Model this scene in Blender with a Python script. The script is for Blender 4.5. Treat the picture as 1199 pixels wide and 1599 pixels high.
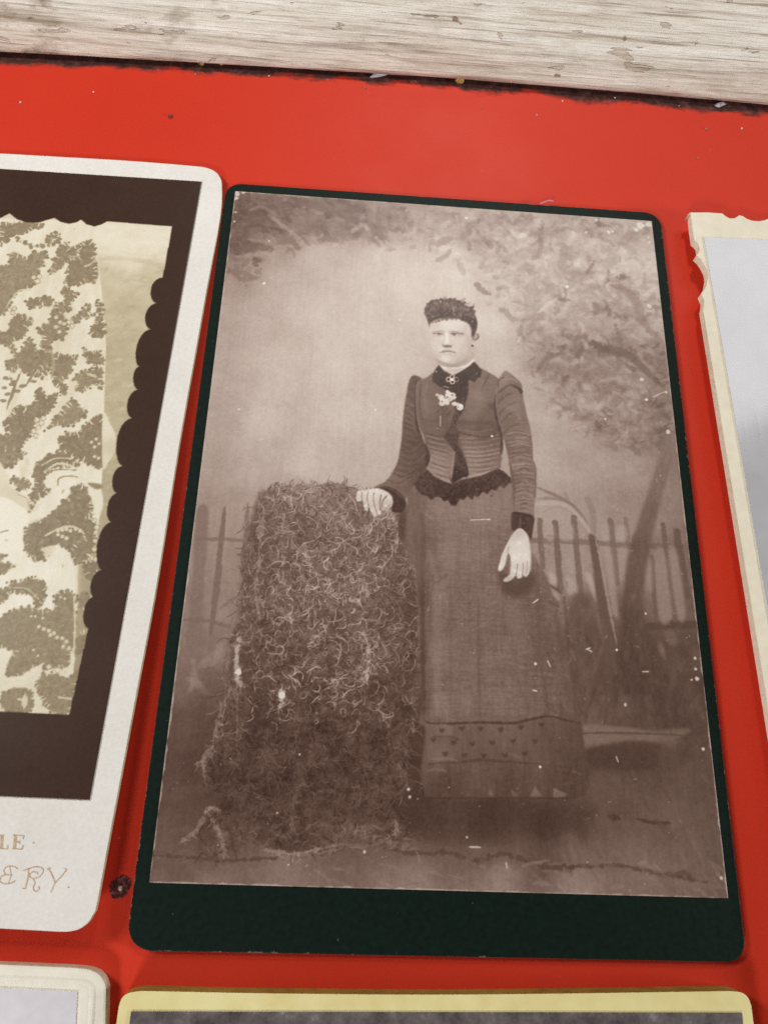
import bpy, bmesh, math, random
import numpy as np
from mathutils import Matrix, Vector

random.seed(7)
for o in list(bpy.data.objects):
    bpy.data.objects.remove(o)
SC = bpy.context.scene
COL = SC.collection
MM = 0.001

# ------------------------------------------------------------------ camera
# a phone held about 15 cm over the board (1 world unit = 1 m), 26 mm equivalent lens
CAM = np.array([-0.020779, -0.057120, 0.151275])
ROT = np.array([[0.9973998, 0.0309029, 0.0651053],       # world -> camera, y down, z forward
                [0.0516237, -0.9367249, -0.3462391],
                [0.0502860, 0.3486998, -0.9358845]])
FPX = 1200.0
cd = bpy.data.cameras.new('camera')
cam = bpy.data.objects.new('camera', cd)
COL.objects.link(cam)
cd.sensor_fit = 'HORIZONTAL'
cd.sensor_width = 36.0
cd.lens = 36.0 * FPX / 1199.0
cd.clip_start = 0.005
cd.clip_end = 20.0
cd.dof.use_dof = True
cd.dof.focus_distance = 0.172
cd.dof.aperture_fstop = 80.0
m = Matrix.Identity(4)
for i in range(3):
    m[i][0] = ROT[0, i]
    m[i][1] = -ROT[1, i]
    m[i][2] = -ROT[2, i]
    m[i][3] = CAM[i]
cam.matrix_world = m
SC.camera = cam

# ------------------------------------------------------------------ light
w = bpy.data.worlds.new('World')
SC.world = w
w.use_nodes = True
w.node_tree.nodes['Background'].inputs[0].default_value = (1.0, 0.97, 0.94, 1)
w.node_tree.nodes['Background'].inputs[1].default_value = 0.02


def lamp(name, loc, aim, size, sizey, power, color=(1, 1, 1), spread=180):
    ld = bpy.data.lights.new(name, 'AREA')
    ld.shape = 'RECTANGLE'
    ld.size, ld.size_y = size, sizey
    ld.energy = power
    ld.color = color
    ld.spread = math.radians(spread)
    lo = bpy.data.objects.new(name, ld)
    COL.objects.link(lo)
    lo.location = loc
    d = Vector(aim) - Vector(loc)
    lo.rotation_euler = d.to_track_quat('-Z', 'Y').to_euler()
    return lo


lamp('window_left', (-0.40, 0.11, 0.33), (-0.06, 0.02, 0), 0.10, 0.10, 1.42, (1.0, 0.985, 0.96))
lamp('window_far', (0.74, 0.88, 1.00), (0.07, 0.06, 0), 0.60, 0.48, 2.6, (1.0, 0.99, 0.985))
lamp('window_right', (0.62, -0.12, 0.19), (0.06, -0.01, 0), 0.14, 0.09, 2.1, (1.0, 0.985, 0.97))
top_spot = bpy.data.lights.new('added_top_spot', 'SPOT')  # spot added to brighten the far end of the board; no known lamp there
top_spot.energy = 5.6
top_spot.color = (1.0, 0.955, 0.90)
top_spot.spot_size = math.radians(44)
top_spot.spot_blend = 1.0
top_spot.shadow_soft_size = 0.05
do = bpy.data.objects.new('added_top_spot', top_spot)
COL.objects.link(do)
do.location = (0.05, 0.46, 0.46)
do.rotation_euler = (Vector((0.02, 0.15, 0)) - Vector(do.location)).to_track_quat('-Z', 'Y').to_euler()
lamp('window_near', (-0.24, -0.52, 0.34), (-0.03, -0.06, 0), 0.12, 0.09, 1.7, (1.0, 0.96, 0.95))
SC.cycles.use_denoising = False
SC.view_settings.view_transform = 'Standard'
SC.view_settings.look = 'None'
SC.view_settings.gamma = 1.0
SC.view_settings.exposure = -0.03
SC.view_settings.use_curve_mapping = False
LIGHT = 0.95          # how bright a white card comes out under these lamps


# ------------------------------------------------------------------ photo pixel -> point on a surface
def unproj(pts, z=0.0):
    """directions of photograph pixels, met with the height z (a number or a function of x, y)"""
    p = np.asarray(pts, float).reshape(-1, 2)
    d = np.c_[(p[:, 0] - 599.5) / FPX, (p[:, 1] - 799.5) / FPX, np.ones(len(p))] @ ROT
    zz = np.zeros(len(p)) if callable(z) else np.full(len(p), float(z))
    for _ in range(6 if callable(z) else 1):
        k = (zz - CAM[2]) / d[:, 2]
        q = CAM + d * k[:, None]
        if callable(z):
            zz = z(q[:, 0], q[:, 1])
    return q


def Z(ox, oy, s):
    """tracing helper: coordinates read in an enlarged view with its corner at (ox, oy)"""
    def f(*pts):
        return [(ox + x / s, oy + y / s) for x, y in pts]
    return f


# ------------------------------------------------------------------ object helpers
def tag(o, label=None, cat=None, group=None, kind=None):
    if label:
        o['label'] = label
    if cat:
        o['category'] = cat
    if group:
        o['group'] = group
    if kind:
        o['kind'] = kind
    return o


def empty(name, loc, label, cat, group=None):
    o = bpy.data.objects.new(name, None)
    o.empty_display_size = 0.01
    COL.objects.link(o)
    o.location = loc
    return tag(o, label, cat, group)


def link(name, me, mats, parent=None):
    o = bpy.data.objects.new(name, me)
    COL.objects.link(o)
    for mt in (mats if isinstance(mats, (list, tuple)) else [mats]):
        me.materials.append(mt)
    if parent is not None:
        o.parent = parent
        o.matrix_parent_inverse = Matrix.Translation(-Vector(parent.location))
    return o


def lin(c):
    c = np.asarray(c, float) / 255.0
    return np.where(c <= 0.04045, c / 12.92, ((c + 0.055) / 1.055) ** 2.4)


def rgba(c, k=1.0):
    v = np.clip(lin(c) / LIGHT * k, 0, 0.9)
    return (float(v[0]), float(v[1]), float(v[2]), 1.0)


class Nodes:
    def __init__(self, name):
        self.mat = bpy.data.materials.new(name)
        self.mat.use_nodes = True
        self.t = self.mat.node_tree
        self.b = self.t.nodes['Principled BSDF']
        self.out = self.t.nodes['Material Output']

    def n(self, typ, **kw):
        x = self.t.nodes.new(typ)
        for k, v in kw.items():
            setattr(x, k, v)
        return x

    def l(self, a, b):
        self.t.links.new(a, b)

    def pos(self, scale=(1, 1, 1), rot=(0, 0, 0)):
        g = self.n('ShaderNodeNewGeometry')
        mp = self.n('ShaderNodeMapping')
        mp.inputs['Scale'].default_value = scale
        mp.inputs['Rotation'].default_value = rot
        self.l(g.outputs['Position'], mp.inputs['Vector'])
        return mp.outputs[0]

    def noise(self, scale, detail=4, rough=0.55, vec=None, dist=0.0):
        x = self.n('ShaderNodeTexNoise')
        x.inputs['Scale'].default_value = scale
        x.inputs['Detail'].default_value = detail
        x.inputs['Roughness'].default_value = rough
        x.inputs['Distortion'].default_value = dist
        self.l(vec if vec is not None else self.pos(), x.inputs['Vector'])
        return x.outputs['Fac']

    def ramp(self, fac, stops, interp='LINEAR'):
        x = self.n('ShaderNodeValToRGB')
        x.color_ramp.interpolation = interp
        e = x.color_ramp.elements
        while len(e) < len(stops):
            e.new(0.5)
        for k, (p, c) in enumerate(stops):
            e[k].position = p
            e[k].color = c if isinstance(c, tuple) else (c, c, c, 1)
        self.l(fac, x.inputs[0])
        return x.outputs[0]

    def mix(self, fac, a, b, mode='MIX'):
        x = self.n('ShaderNodeMix', data_type='RGBA', blend_type=mode)
        for sock, v in ((x.inputs[0], fac), (x.inputs[6], a), (x.inputs[7], b)):
            if isinstance(v, (int, float, tuple)):
                sock.default_value = v
            else:
                self.l(v, sock)
        return x.outputs[2]

    def math(self, op, a, b=0.0, clamp=False):
        x = self.n('ShaderNodeMath', operation=op, use_clamp=clamp)
        for k, v in enumerate((a, b)):
            if isinstance(v, (int, float)):
                x.inputs[k].default_value = v
            else:
                self.l(v, x.inputs[k])
        return x.outputs[0]

    def bump(self, h, strength=0.3, dist=0.0002):
        x = self.n('ShaderNodeBump')
        x.inputs['Strength'].default_value = strength
        x.inputs['Distance'].default_value = dist
        self.l(h, x.inputs['Height'])
        self.l(x.outputs[0], self.b.inputs['Normal'])

    def base(self, c):
        if isinstance(c, tuple):
            self.b.inputs['Base Color'].default_value = c
        else:
            self.l(c, self.b.inputs['Base Color'])

    def set(self, rough=0.6, spec=0.5, coat=0.0, coat_rough=0.1):
        for k, v in (('Roughness', rough), ('Specular IOR Level', spec), ('Coat Weight', coat), ('Coat Roughness', coat_rough)):
            if isinstance(v, (int, float)):
                self.b.inputs[k].default_value = v
            else:
                self.l(v, self.b.inputs[k])
        return self.mat


def paper(name, c, c2, rough=0.75, scale=900, amount=0.5, spec=0.3, bump=0.15):
    N = Nodes(name)
    f = N.noise(scale, 3)
    g = N.noise(90, 4)
    k = N.mix(0.5, f, g)
    N.base(N.ramp(k, [(0.5 - amount * 0.35, rgba(c2)), (0.5 + amount * 0.2, rgba(c))]))
    N.bump(f, bump, 0.0001)
    return N.set(rough, spec)


def print_material(name, rough=0.42, spec=0.35, coat=0.0, coat_rough=0.15):
    N = Nodes(name)
    a = N.n('ShaderNodeAttribute', attribute_name='print_tone')
    g = N.noise(5200, 2)
    gr = N.ramp(g, [(0.3, 0.93), (0.7, 1.05)])
    N.base(N.mix(1.0, a.outputs['Color'], gr, 'MULTIPLY'))
    N.bump(N.noise(700, 3), 0.05, 0.0001)
    return N.set(rough, spec, coat, coat_rough)


# ------------------------------------------------------------------ a small painter for the printed pictures
RNG = np.random.default_rng(11)


def blur1(a, s, axis):
    if s < 0.25:
        return a
    r = max(1, int(math.ceil(s * 2.6)))
    x = np.arange(-r, r + 1)
    k = np.exp(-x * x / (2 * s * s))
    k /= k.sum()
    pad = [(0, 0), (0, 0)]
    pad[axis] = (r, r)
    p = np.pad(a, pad, mode='edge')
    out = np.zeros_like(a)
    n = a.shape[axis]
    for i, kv in enumerate(k):
        out += kv * (p[i:i + n] if axis == 0 else p[:, i:i + n])
    return out


def blur(a, s):
    return blur1(blur1(a, s, 0), s, 1)


def upsample(g, h, w):
    ys = np.linspace(0, g.shape[0] - 1.001, h)
    xs = np.linspace(0, g.shape[1] - 1.001, w)
    y0 = ys.astype(int)
    x0 = xs.astype(int)
    fy = (ys - y0)[:, None]
    fx = (xs - x0)[None]
    fy = fy * fy * (3 - 2 * fy)
    fx = fx * fx * (3 - 2 * fx)
    a = g[np.ix_(y0, x0)]
    b = g[np.ix_(y0, x0 + 1)]
    c = g[np.ix_(y0 + 1, x0)]
    d = g[np.ix_(y0 + 1, x0 + 1)]
    return (a * (1 - fx) + b * fx) * (1 - fy) + (c * (1 - fx) + d * fx) * fy


def vnoise(h, w, sx, sy=None, octaves=3, gain=0.5):
    """smooth noise, about -1..1, feature size sx by sy canvas pixels"""
    sy = sy or sx
    out = np.zeros((h, w))
    amp, tot = 1.0, 0.0
    for o in range(octaves):
        gh, gw = int(h / max(sy, 1.0)) + 3, int(w / max(sx, 1.0)) + 3
        out += amp * upsample(RNG.uniform(-1, 1, (gh, gw)), h, w)
        tot += amp
        amp *= gain
        sx *= 0.5
        sy *= 0.5
    return out / tot * 1.6


def smooth_path(p, closed=True, k=4):
    p = np.asarray(p, float)
    n = len(p)
    out = []
    rng = range(n if closed else n - 1)
    for i in rng:
        if closed:
            p0, p1, p2, p3 = p[i - 1], p[i], p[(i + 1) % n], p[(i + 2) % n]
        else:
            p0, p1, p2, p3 = p[max(i - 1, 0)], p[i], p[i + 1], p[min(i + 2, n - 1)]
        for t in np.arange(k) / k:
            out.append(0.5 * (2 * p1 + (p2 - p0) * t + (2 * p0 - 5 * p1 + 4 * p2 - p3) * t * t + (3 * p1 - p0 - 3 * p2 + p3) * t ** 3))
    if not closed:
        out.append(p[-1])
    return np.array(out)


class Canvas:
    """a grey picture in the print's own millimetres; points are given as photograph pixels"""

    def __init__(self, x0, x1, y0, y1, ppm, z, tone=128.0):
        self.x0, self.x1, self.y0, self.y1, self.ppm, self.z = x0, x1, y0, y1, ppm, z
        self.w = int(round((x1 - x0) * 1000 * ppm)) + 1
        self.h = int(round((y1 - y0) * 1000 * ppm)) + 1
        self.a = np.full((self.h, self.w), tone)
        self.nz = vnoise(self.h, self.w, 7, None, 3, 0.65)      # makes every mark a little uneven

    def P(self, pts):
        q = unproj(pts, self.z)
        return np.c_[(q[:, 0] - self.x0) * 1000 * self.ppm, (self.y1 - q[:, 1]) * 1000 * self.ppm]

    def sc(self, p):
        q = self.P([p, (p[0] + 4, p[1]), (p[0], p[1] + 4)])
        return 0.5 * (np.linalg.norm(q[1] - q[0]) + np.linalg.norm(q[2] - q[0])) / 4

    def box(self, q, m):
        xa, ya = np.floor(q.min(0) - m).astype(int)
        xb, yb = np.ceil(q.max(0) + m).astype(int) + 1
        return max(xa, 0), max(ya, 0), min(xb, self.w), min(yb, self.h)

    def mask(self, q, soft, m=None):
        xa, ya, xb, yb = self.box(q, soft * 3 + 2 if m is None else m)
        if xb <= xa or yb <= ya:
            return None
        xs = np.arange(xa, xb)[None].astype(float)
        H = yb - ya
        inside = np.zeros((H, xb - xa))
        n = len(q)
        for sub in (0.25, 0.75):
            acc = np.zeros((H, xb - xa), bool)
            ysub = np.arange(ya, yb) + sub - 0.5
            for i in range(n):
                (ax, ay), (bx, by) = q[i], q[(i + 1) % n]
                if ay == by:
                    continue
                lo, hi = min(ay, by), max(ay, by)
                r0, r1 = np.searchsorted(ysub, lo), np.searchsorted(ysub, hi)
                if r1 <= r0:
                    continue
                xc = ax + (ysub[r0:r1] - ay) * (bx - ax) / (by - ay)
                acc[r0:r1] ^= xs > xc[:, None]
            inside += acc * 0.5
        return (xa, ya, xb, yb), blur(inside, max(soft, 0.45))

    def field(self, ctrl, bb, power=2.6):
        xa, ya, xb, yb = bb
        st = max(1, int(max(xb - xa, yb - ya) / 70))
        gx = np.arange(xa, xb + st + 1, st)[None].astype(float)
        gy = np.arange(ya, yb + st + 1, st)[:, None].astype(float)
        c = self.P([(p[0], p[1]) for p in ctrl])
        num = np.zeros((gy.shape[0], gx.shape[1]))
        den = np.zeros_like(num)
        for (cx, cy), p in zip(c, ctrl):
            wgt = 1.0 / (((gx - cx) ** 2 + (gy - cy) ** 2 + 30.0) ** (power / 2))
            num += wgt * p[2]
            den += wgt
        g = num / den
        yy = (np.arange(ya, yb) - ya) / st
        xx = (np.arange(xa, xb) - xa) / st
        y0, x0 = yy.astype(int), xx.astype(int)
        fy, fx = (yy - y0)[:, None], (xx - x0)[None]
        return (g[np.ix_(y0, x0)] * (1 - fx) + g[np.ix_(y0, x0 + 1)] * fx) * (1 - fy) + (g[np.ix_(y0 + 1, x0)] * (1 - fx) + g[np.ix_(y0 + 1, x0 + 1)] * fx) * fy

    def fill(self, pts, tone, soft=0.8, alpha=1.0, smooth=True, tex=0.0, ts=(6, 6), rag=0.0, rs=8, oct=2):
        q = self.P(pts)
        if smooth:
            q = smooth_path(q)
        s = soft * 1.3
        r = self.mask(q, s + rag)
        if r is None:
            return
        bb, mk = r
        xa, ya, xb, yb = bb
        if rag:
            nz = vnoise(yb - ya, xb - xa, rs, None, 3, 0.6)
            mk = np.clip((mk - 0.5 + nz * 0.38) * (1.6 + rag * 1.1) + 0.5, 0, 1)
            mk = blur(mk, s)
        f = self.field(tone, bb) if isinstance(tone, (list, tuple)) else float(tone)
        if tex:
            f = f + tex * vnoise(yb - ya, xb - xa, ts[0], ts[1], oct)
        v = self.a[ya:yb, xa:xb]
        v += (f - v) * mk * alpha

    def stroke(self, pts, tone, width, soft=0.8, alpha=1.0, smooth=True, taper=None, q=None, rough=0.5):
        if taper is None:
            taper = width >= 3.5
        # width and soft are in photograph pixels
        if q is None:
            k = self.sc(pts[0])
            q = self.P(pts)
            if smooth and len(q) > 2:
                q = smooth_path(q, False)
            width, soft = width * k, soft * k
        m = width / 2 + soft * 1.5 + 1
        xa, ya, xb, yb = self.box(q, m)
        if xb <= xa or yb <= ya:
            return
        X = np.arange(xa, xb)[None].astype(float)
        Y = np.arange(ya, yb)[:, None].astype(float)
        best = np.full((yb - ya, xb - xa), -1e9)
        n = len(q) - 1
        for i in range(n):
            ax, ay = q[i]
            bx, by = q[i + 1]
            dx, dy = bx - ax, by - ay
            L = dx * dx + dy * dy + 1e-9
            t = np.clip(((X - ax) * dx + (Y - ay) * dy) / L, 0, 1)
            d = np.sqrt((X - ax - t * dx) ** 2 + (Y - ay - t * dy) ** 2)
            hw = width / 2
            if taper:
                u = (i + t) / n
                hw = hw * np.sqrt(np.clip(4 * u * (1 - u), 0.05, 1))
            np.maximum(best, hw - d, out=best)
        best = best + self.nz[ya:yb, xa:xb] * rough * min(width, 12.0) * 0.5
        mk = np.clip(best / max(soft, 0.5) + 0.5, 0, 1)
        mk = mk * mk * (3 - 2 * mk)
        v = self.a[ya:yb, xa:xb]
        v += (tone - v) * mk * alpha

    def dot(self, x, y, r, tone, soft=0.8, alpha=1.0, ry=None):
        q = self.P([(x, y)])[0]
        k = self.sc((x, y))
        rx = r * k
        ry = (ry or r) * k
        s = soft * k
        xa, ya, xb, yb = self.box(np.array([q]), max(rx, ry) + s * 2 + 1)
        if xb <= xa or yb <= ya:
            return
        X = np.arange(xa, xb)[None] - q[0]
        Y = np.arange(ya, yb)[:, None] - q[1]
        d = (1 - np.sqrt((X / rx) ** 2 + (Y / ry) ** 2) + 0.35 * self.nz[ya:yb, xa:xb]) * min(rx, ry)
        mk = np.clip(d / max(s, 0.5) + 0.5, 0, 1)
        mk = mk * mk * (3 - 2 * mk)
        v = self.a[ya:yb, xa:xb]
        v += (tone - v) * mk * alpha

    def ring(self, x, y, r, wd, tone, alpha=1.0):
        a = np.linspace(0, 2 * math.pi, 13)
        self.stroke([(x + r * math.cos(t), y + r * math.sin(t)) for t in a], tone, wd, 0.8, alpha, smooth=False)

    def sample(self, X, Y):
        """values at the points X, Y (arrays of metres)"""
        cx = np.clip((X - self.x0) * 1000 * self.ppm, 0, self.w - 1.001)
        cy = np.clip((self.y1 - Y) * 1000 * self.ppm, 0, self.h - 1.001)
        x0, y0 = cx.astype(int), cy.astype(int)
        fx, fy = cx - x0, cy - y0
        a = self.a
        return (a[y0, x0] * (1 - fx) + a[y0, x0 + 1] * fx) * (1 - fy) + (a[y0 + 1, x0] * (1 - fx) + a[y0 + 1, x0 + 1] * fx) * fy


def lut(tone, table):
    t = np.array([r[0] for r in table], float)
    return np.stack([np.interp(tone, t, [r[1][k] for r in table]) for k in range(3)], -1)


def print_sheet(name, xs, ys, canvas, table, zf, thick, mat, parent, corners=None):
    """a thin sheet of photographic paper whose vertices carry the printed tone"""
    nx, ny = len(xs), len(ys)
    X, Y = np.meshgrid(xs, ys)
    if corners is not None:                      # the trimmed sheet is not a perfect rectangle
        u = (X - xs[0]) / (xs[-1] - xs[0])
        v = (Y - ys[0]) / (ys[-1] - ys[0])
        c = np.asarray(corners)
        XY = (c[0][None, None] * ((1 - u) * (1 - v))[..., None] + c[1] * (u * (1 - v))[..., None] + c[2] * (u * v)[..., None] + c[3] * ((1 - u) * v)[..., None])
        X, Y = XY[..., 0], XY[..., 1]
    colour = lin(lut(canvas.sample(X, Y), table)) / LIGHT
    top = np.stack([X, Y, zf(X, Y)], -1).reshape(-1, 3)
    idx = np.arange(nx * ny).reshape(ny, nx)
    quads = np.stack([idx[:-1, :-1], idx[:-1, 1:], idx[1:, 1:], idx[1:, :-1]], -1).reshape(-1, 4)
    ring = np.concatenate([idx[0, :-1], idx[:-1, -1], idx[-1, :0:-1], idx[:0:-1, 0]])
    low = top[ring].copy()
    low[:, 2] -= thick
    nb = len(top)
    r2 = nb + np.arange(len(ring))
    side = np.stack([ring, r2, np.roll(r2, -1), np.roll(ring, -1)], -1)
    V = np.concatenate([top, low])
    F = np.concatenate([quads, side])
    me = bpy.data.meshes.new(name)
    me.vertices.add(len(V))
    me.vertices.foreach_set('co', V.astype(np.float32).ravel())
    me.loops.add(F.size)
    me.loops.foreach_set('vertex_index', F.astype(np.int32).ravel())
    me.polygons.add(len(F))
    me.polygons.foreach_set('loop_start', np.arange(0, F.size, 4, dtype=np.int32))
    me.update(calc_edges=True)
    at = me.attributes.new('print_tone', 'FLOAT_COLOR', 'POINT')
    cc = np.concatenate([colour.reshape(-1, 3), np.tile(lin((205, 196, 182)) / LIGHT * 0.8, (len(ring), 1))])
    cc = np.c_[np.clip(cc, 0.003, 0.9), np.ones(len(cc))]
    at.data.foreach_set('color', cc.astype(np.float32).ravel())
    return link(name, me, mat, parent)


# ------------------------------------------------------------------ the studio portrait (middle card)
SEPIA = [(40, (50, 31, 24)), (60, (67, 46, 37)), (80, (90, 67, 57)), (100, (110, 87, 76)), (125, (135, 112, 101)), (150, (160, 138, 127)),
         (175, (183, 165, 154)), (195, (201, 185, 174)), (215, (217, 205, 195)), (235, (233, 225, 215)), (255, (247, 244, 238))]
CARD_Z = 0.0012
PRINT_Z = CARD_Z + 0.00022
PX0, PX1, PY0, PY1 = -0.0514, 0.0517, -0.0722, 0.0798


def rnd(a, b):
    return float(RNG.uniform(a, b))


def in_poly(x, y, poly):
    c = False
    n = len(poly)
    for i in range(n):
        (ax, ay), (bx, by) = poly[i], poly[i - 1]
        if (ay > y) != (by > y) and x < (bx - ax) * (y - ay) / (by - ay) + ax:
            c = not c
    return c


def wiggle(x, y, ang, length, n=7):
    """a wiry, kinked thread"""
    pts = []
    st = length / n
    turn = rnd(-0.5, 0.5)
    for i in range(n + 1):
        pts.append((x, y))
        if rnd(0, 1) < 0.3:
            turn = rnd(-0.7, 0.7)
        ang += turn
        x += math.cos(ang) * st
        y += math.sin(ang) * st
    return pts


def curl(x, y, ang, length, bend, n=5):
    pts = []
    st = length / n
    for i in range(n + 1):
        pts.append((x, y))
        ang += bend / n
        x += math.cos(ang) * st
        y += math.sin(ang) * st
    return pts


def paint_portrait():
    C = Canvas(PX0, PX1, PY0, PY1, 10.0, PRINT_Z)
    rows = {310: [(375, 120), (450, 132), (550, 128), (650, 142), (750, 165), (850, 165), (950, 158), (1005, 150)],
            350: [(368, 118), (430, 138), (500, 140), (580, 145), (660, 162), (740, 165), (850, 170), (950, 178), (1010, 175)],
            400: [(360, 140), (430, 165), (500, 186), (600, 198), (700, 200), (790, 190), (880, 182), (960, 190), (1015, 196)],
            440: [(355, 158), (450, 182), (550, 197), (640, 204), (720, 207), (800, 196), (900, 182), (970, 186), (1020, 195)],
            500: [(345, 172), (420, 186), (520, 200), (600, 198), (770, 204), (850, 178), (930, 172), (1000, 168), (1030, 182)],
            560: [(340, 174), (420, 190), (520, 202), (600, 196), (775, 190), (840, 160), (900, 140), (970, 142), (1040, 140)],
            640: [(330, 174), (420, 190), (520, 197), (590, 192), (845, 176), (900, 158), (970, 150), (1045, 132)],
            720: [(320, 165), (400, 180), (500, 188), (590, 184), (850, 172), (920, 158), (980, 150), (1060, 122)],
            800: [(308, 152), (370, 158), (450, 165), (560, 170), (850, 160), (920, 152), (990, 142), (1065, 125)],
            880: [(300, 142), (360, 146), (860, 142), (900, 150), (960, 142), (1040, 128), (1075, 108)],
            950: [(292, 130), (350, 138), (880, 120), (920, 112), (960, 100), (1040, 112), (1085, 95)],
            1010: [(286, 126), (345, 128), (900, 96), (950, 88), (1000, 76), (1060, 84), (1092, 82)],
            1080: [(276, 108), (335, 98), (900, 92), (960, 82), (1020, 74), (1095, 76)],
            1125: [(272, 90), (325, 82), (920, 96), (980, 84), (1050, 76), (1103, 78)],
            1190: [(266, 80), (320, 76), (500, 72), (640, 68), (930, 80), (1000, 78), (1060, 84), (1112, 82)],
            1240: [(260, 82), (320, 76), (500, 74), (640, 68), (760, 72), (930, 92), (1000, 92), (1117, 86)],
            1290: [(252, 92), (320, 88), (640, 70), (760, 66), (850, 68), (910, 78), (960, 92), (1050, 96), (1120, 90)],
            1330: [(248, 92), (330, 94), (640, 104), (760, 100), (840, 90), (900, 108), (980, 108), (1070, 98), (1125, 92)],
            1380: [(240, 108), (330, 116), (450, 122), (640, 132), (780, 134), (900, 130), (1000, 116), (1070, 104), (1130, 98)]}
    C.a[:] = C.field([(x, y, t) for y, r in rows.items() for x, t in r], (0, 0, C.w, C.h), 3.2)
    H, W = C.h, C.w
    C.a += 5 * vnoise(H, W, 60, 50, 4, 0.6) + 2.5 * vnoise(H, W, 10, 10, 2)
    C.a += 2.2 * vnoise(H, W, 5, 90, 2)                       # streaks of the painted cloth

    # painted foliage of the backdrop: soft curved brush marks
    lead = [(360, 300), (1012, 344), (1045, 600), (1052, 700), (1000, 705), (920, 690), (850, 640), (815, 560), (800, 505), (752, 470), (735, 420), (690, 395),
            (640, 375), (600, 385), (560, 372), (520, 392), (470, 375), (455, 402), (420, 380), (395, 440), (352, 425)]
    light = [(740, 345), (1012, 360), (1030, 520), (960, 520), (860, 500), (790, 470), (750, 420)]
    dark = [(840, 510), (930, 500), (1000, 530), (1042, 600), (1048, 650), (960, 655), (900, 640), (850, 600)]
    topl = [(362, 302), (640, 322), (640, 368), (560, 365), (500, 380), (450, 370), (400, 395), (355, 400)]
    (xa, ya, xb, yb), mk = C.mask(C.P(lead), 16)
    cloud = vnoise(yb - ya, xb - xa, 44, 26, 4, 0.62)
    C.a[ya:yb, xa:xb] += mk * (17 * cloud - 9)
    (xa, ya, xb, yb), mk = C.mask(C.P(topl), 14)
    C.a[ya:yb, xa:xb] -= mk * 9
    k = 0
    while k < 1300:
        x, y = rnd(345, 1052), rnd(300, 705)
        if not in_poly(x, y, lead):
            continue
        k += 1
        left = in_poly(x, y, topl)
        dk = in_poly(x, y, dark)
        lt = in_poly(x, y, light)
        base = C.a[int(np.clip(C.P([(x, y)])[0][1], 0, H - 1)), int(np.clip(C.P([(x, y)])[0][0], 0, W - 1))]
        up = rnd(0, 1) < (0.40 if left else 0.38 if dk else 0.45 if lt else 0.32)
        t = base + (rnd(12, 32) if up else -rnd(16, 42))
        t = min(max(t, 84), 216)
        ang = rnd(-0.5, 0.9) if left else rnd(-0.7, 1.2) if dk else rnd(-1.2, 1.0)
        L = rnd(6, 24)
        C.stroke(curl(x, y, ang, L, rnd(-1.8, 1.8)), t, rnd(2, 9), rnd(2.5, 5), rnd(0.25, 0.62), taper=True, rough=0.7)
    za = Z(770, 310, 3.997)
    for pts, t, wd, al in (
            (za((730, 540), (820, 570), (900, 660), (940, 780), (1050, 890)), 128, 14, 0.6),
            (za((620, 890), (700, 930), (830, 970), (930, 1050), (1050, 1170)), 100, 14, 0.7),
            (za((600, 900), (690, 940), (800, 985)), 94, 12, 0.5), (za((420, 840), (500, 870), (600, 850)), 112, 9, 0.6),
            (za((270, 1090), (330, 1000), (440, 960)), 110, 8, 0.6), (za((760, 790), (790, 860), (790, 920)), 112, 8, 0.5),
            (za((280, 710), (340, 660), (400, 620)), 205, 5, 0.8), (za((650, 1150), (720, 1125), (800, 1118)), 168, 5, 0.6),
            (za((940, 960), (990, 1020)), 108, 12, 0.6), (za((40, 690), (90, 720), (130, 770)), 142, 9, 0.6), (za((150, 820), (250, 800), (310, 860)), 148, 10, 0.5),
            (za((740, 460), (830, 420), (890, 440), (900, 540)), 208, 22, 0.55), (za((380, 290), (440, 300), (430, 430), (500, 470)), 146, 12, 0.5),
            (za((590, 540), (680, 570), (760, 640)), 144, 10, 0.5), (za((790, 290), (850, 240), (950, 210)), 140, 16, 0.45),
            (za((640, 1200), (760, 1180), (940, 1190)), 122, 9, 0.5), (za((520, 1290), (490, 1330)), 124, 18, 0.5),
            (za((250, 1180), (320, 1200)), 140, 5, 0.7), (za((400, 1180), (430, 1250)), 142, 10, 0.4)):
        C.stroke(pts, t, wd, 5, al)
    zb = Z(500, 290, 3.997)
    for pts, t, wd, al in ((zb((970, 610), (1000, 640), (1060, 680)), 138, 11, 0.85), (zb((360, 120), (365, 230), (375, 340)), 122, 7, 0.7), (zb((1110, 770), (1160, 775)), 150, 8, 0.7),
                           (zb((1040, 745), (1075, 730)), 165, 4, 0.7), (zb((290, 290), (310, 370)), 138, 7, 0.6), (zb((400, 400), (470, 395)), 152, 5, 0.6), (zb((920, 230), (930, 280), (880, 320)), 128, 11, 0.6),
                           (zb((720, 380), (780, 330), (860, 330)), 142, 9, 0.6), (zb((720, 465), (780, 440), (820, 390)), 148, 8, 0.7), (zb((30, 180), (120, 170), (200, 190)), 112, 12, 0.5),
                           (zb((0, 330), (90, 320), (180, 300)), 132, 8, 0.6), (zb((860, 470), (900, 560)), 158, 9, 0.5), (zb((1080, 560), (1110, 580)), 150, 10, 0.6), (zb((195, 400), (195, 520)), 176, 3, 0.4),
                           (zb((540, 390), (535, 600)), 182, 2.5, 0.35), (zb((190, 300), (260, 240), (300, 270)), 190, 8, 0.5), (zb((600, 370), (560, 390)), 150, 8, 0.5)):
        C.stroke(pts, t, wd, 3.5, al)
    zc = Z(230, 290, 3.997)
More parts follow.
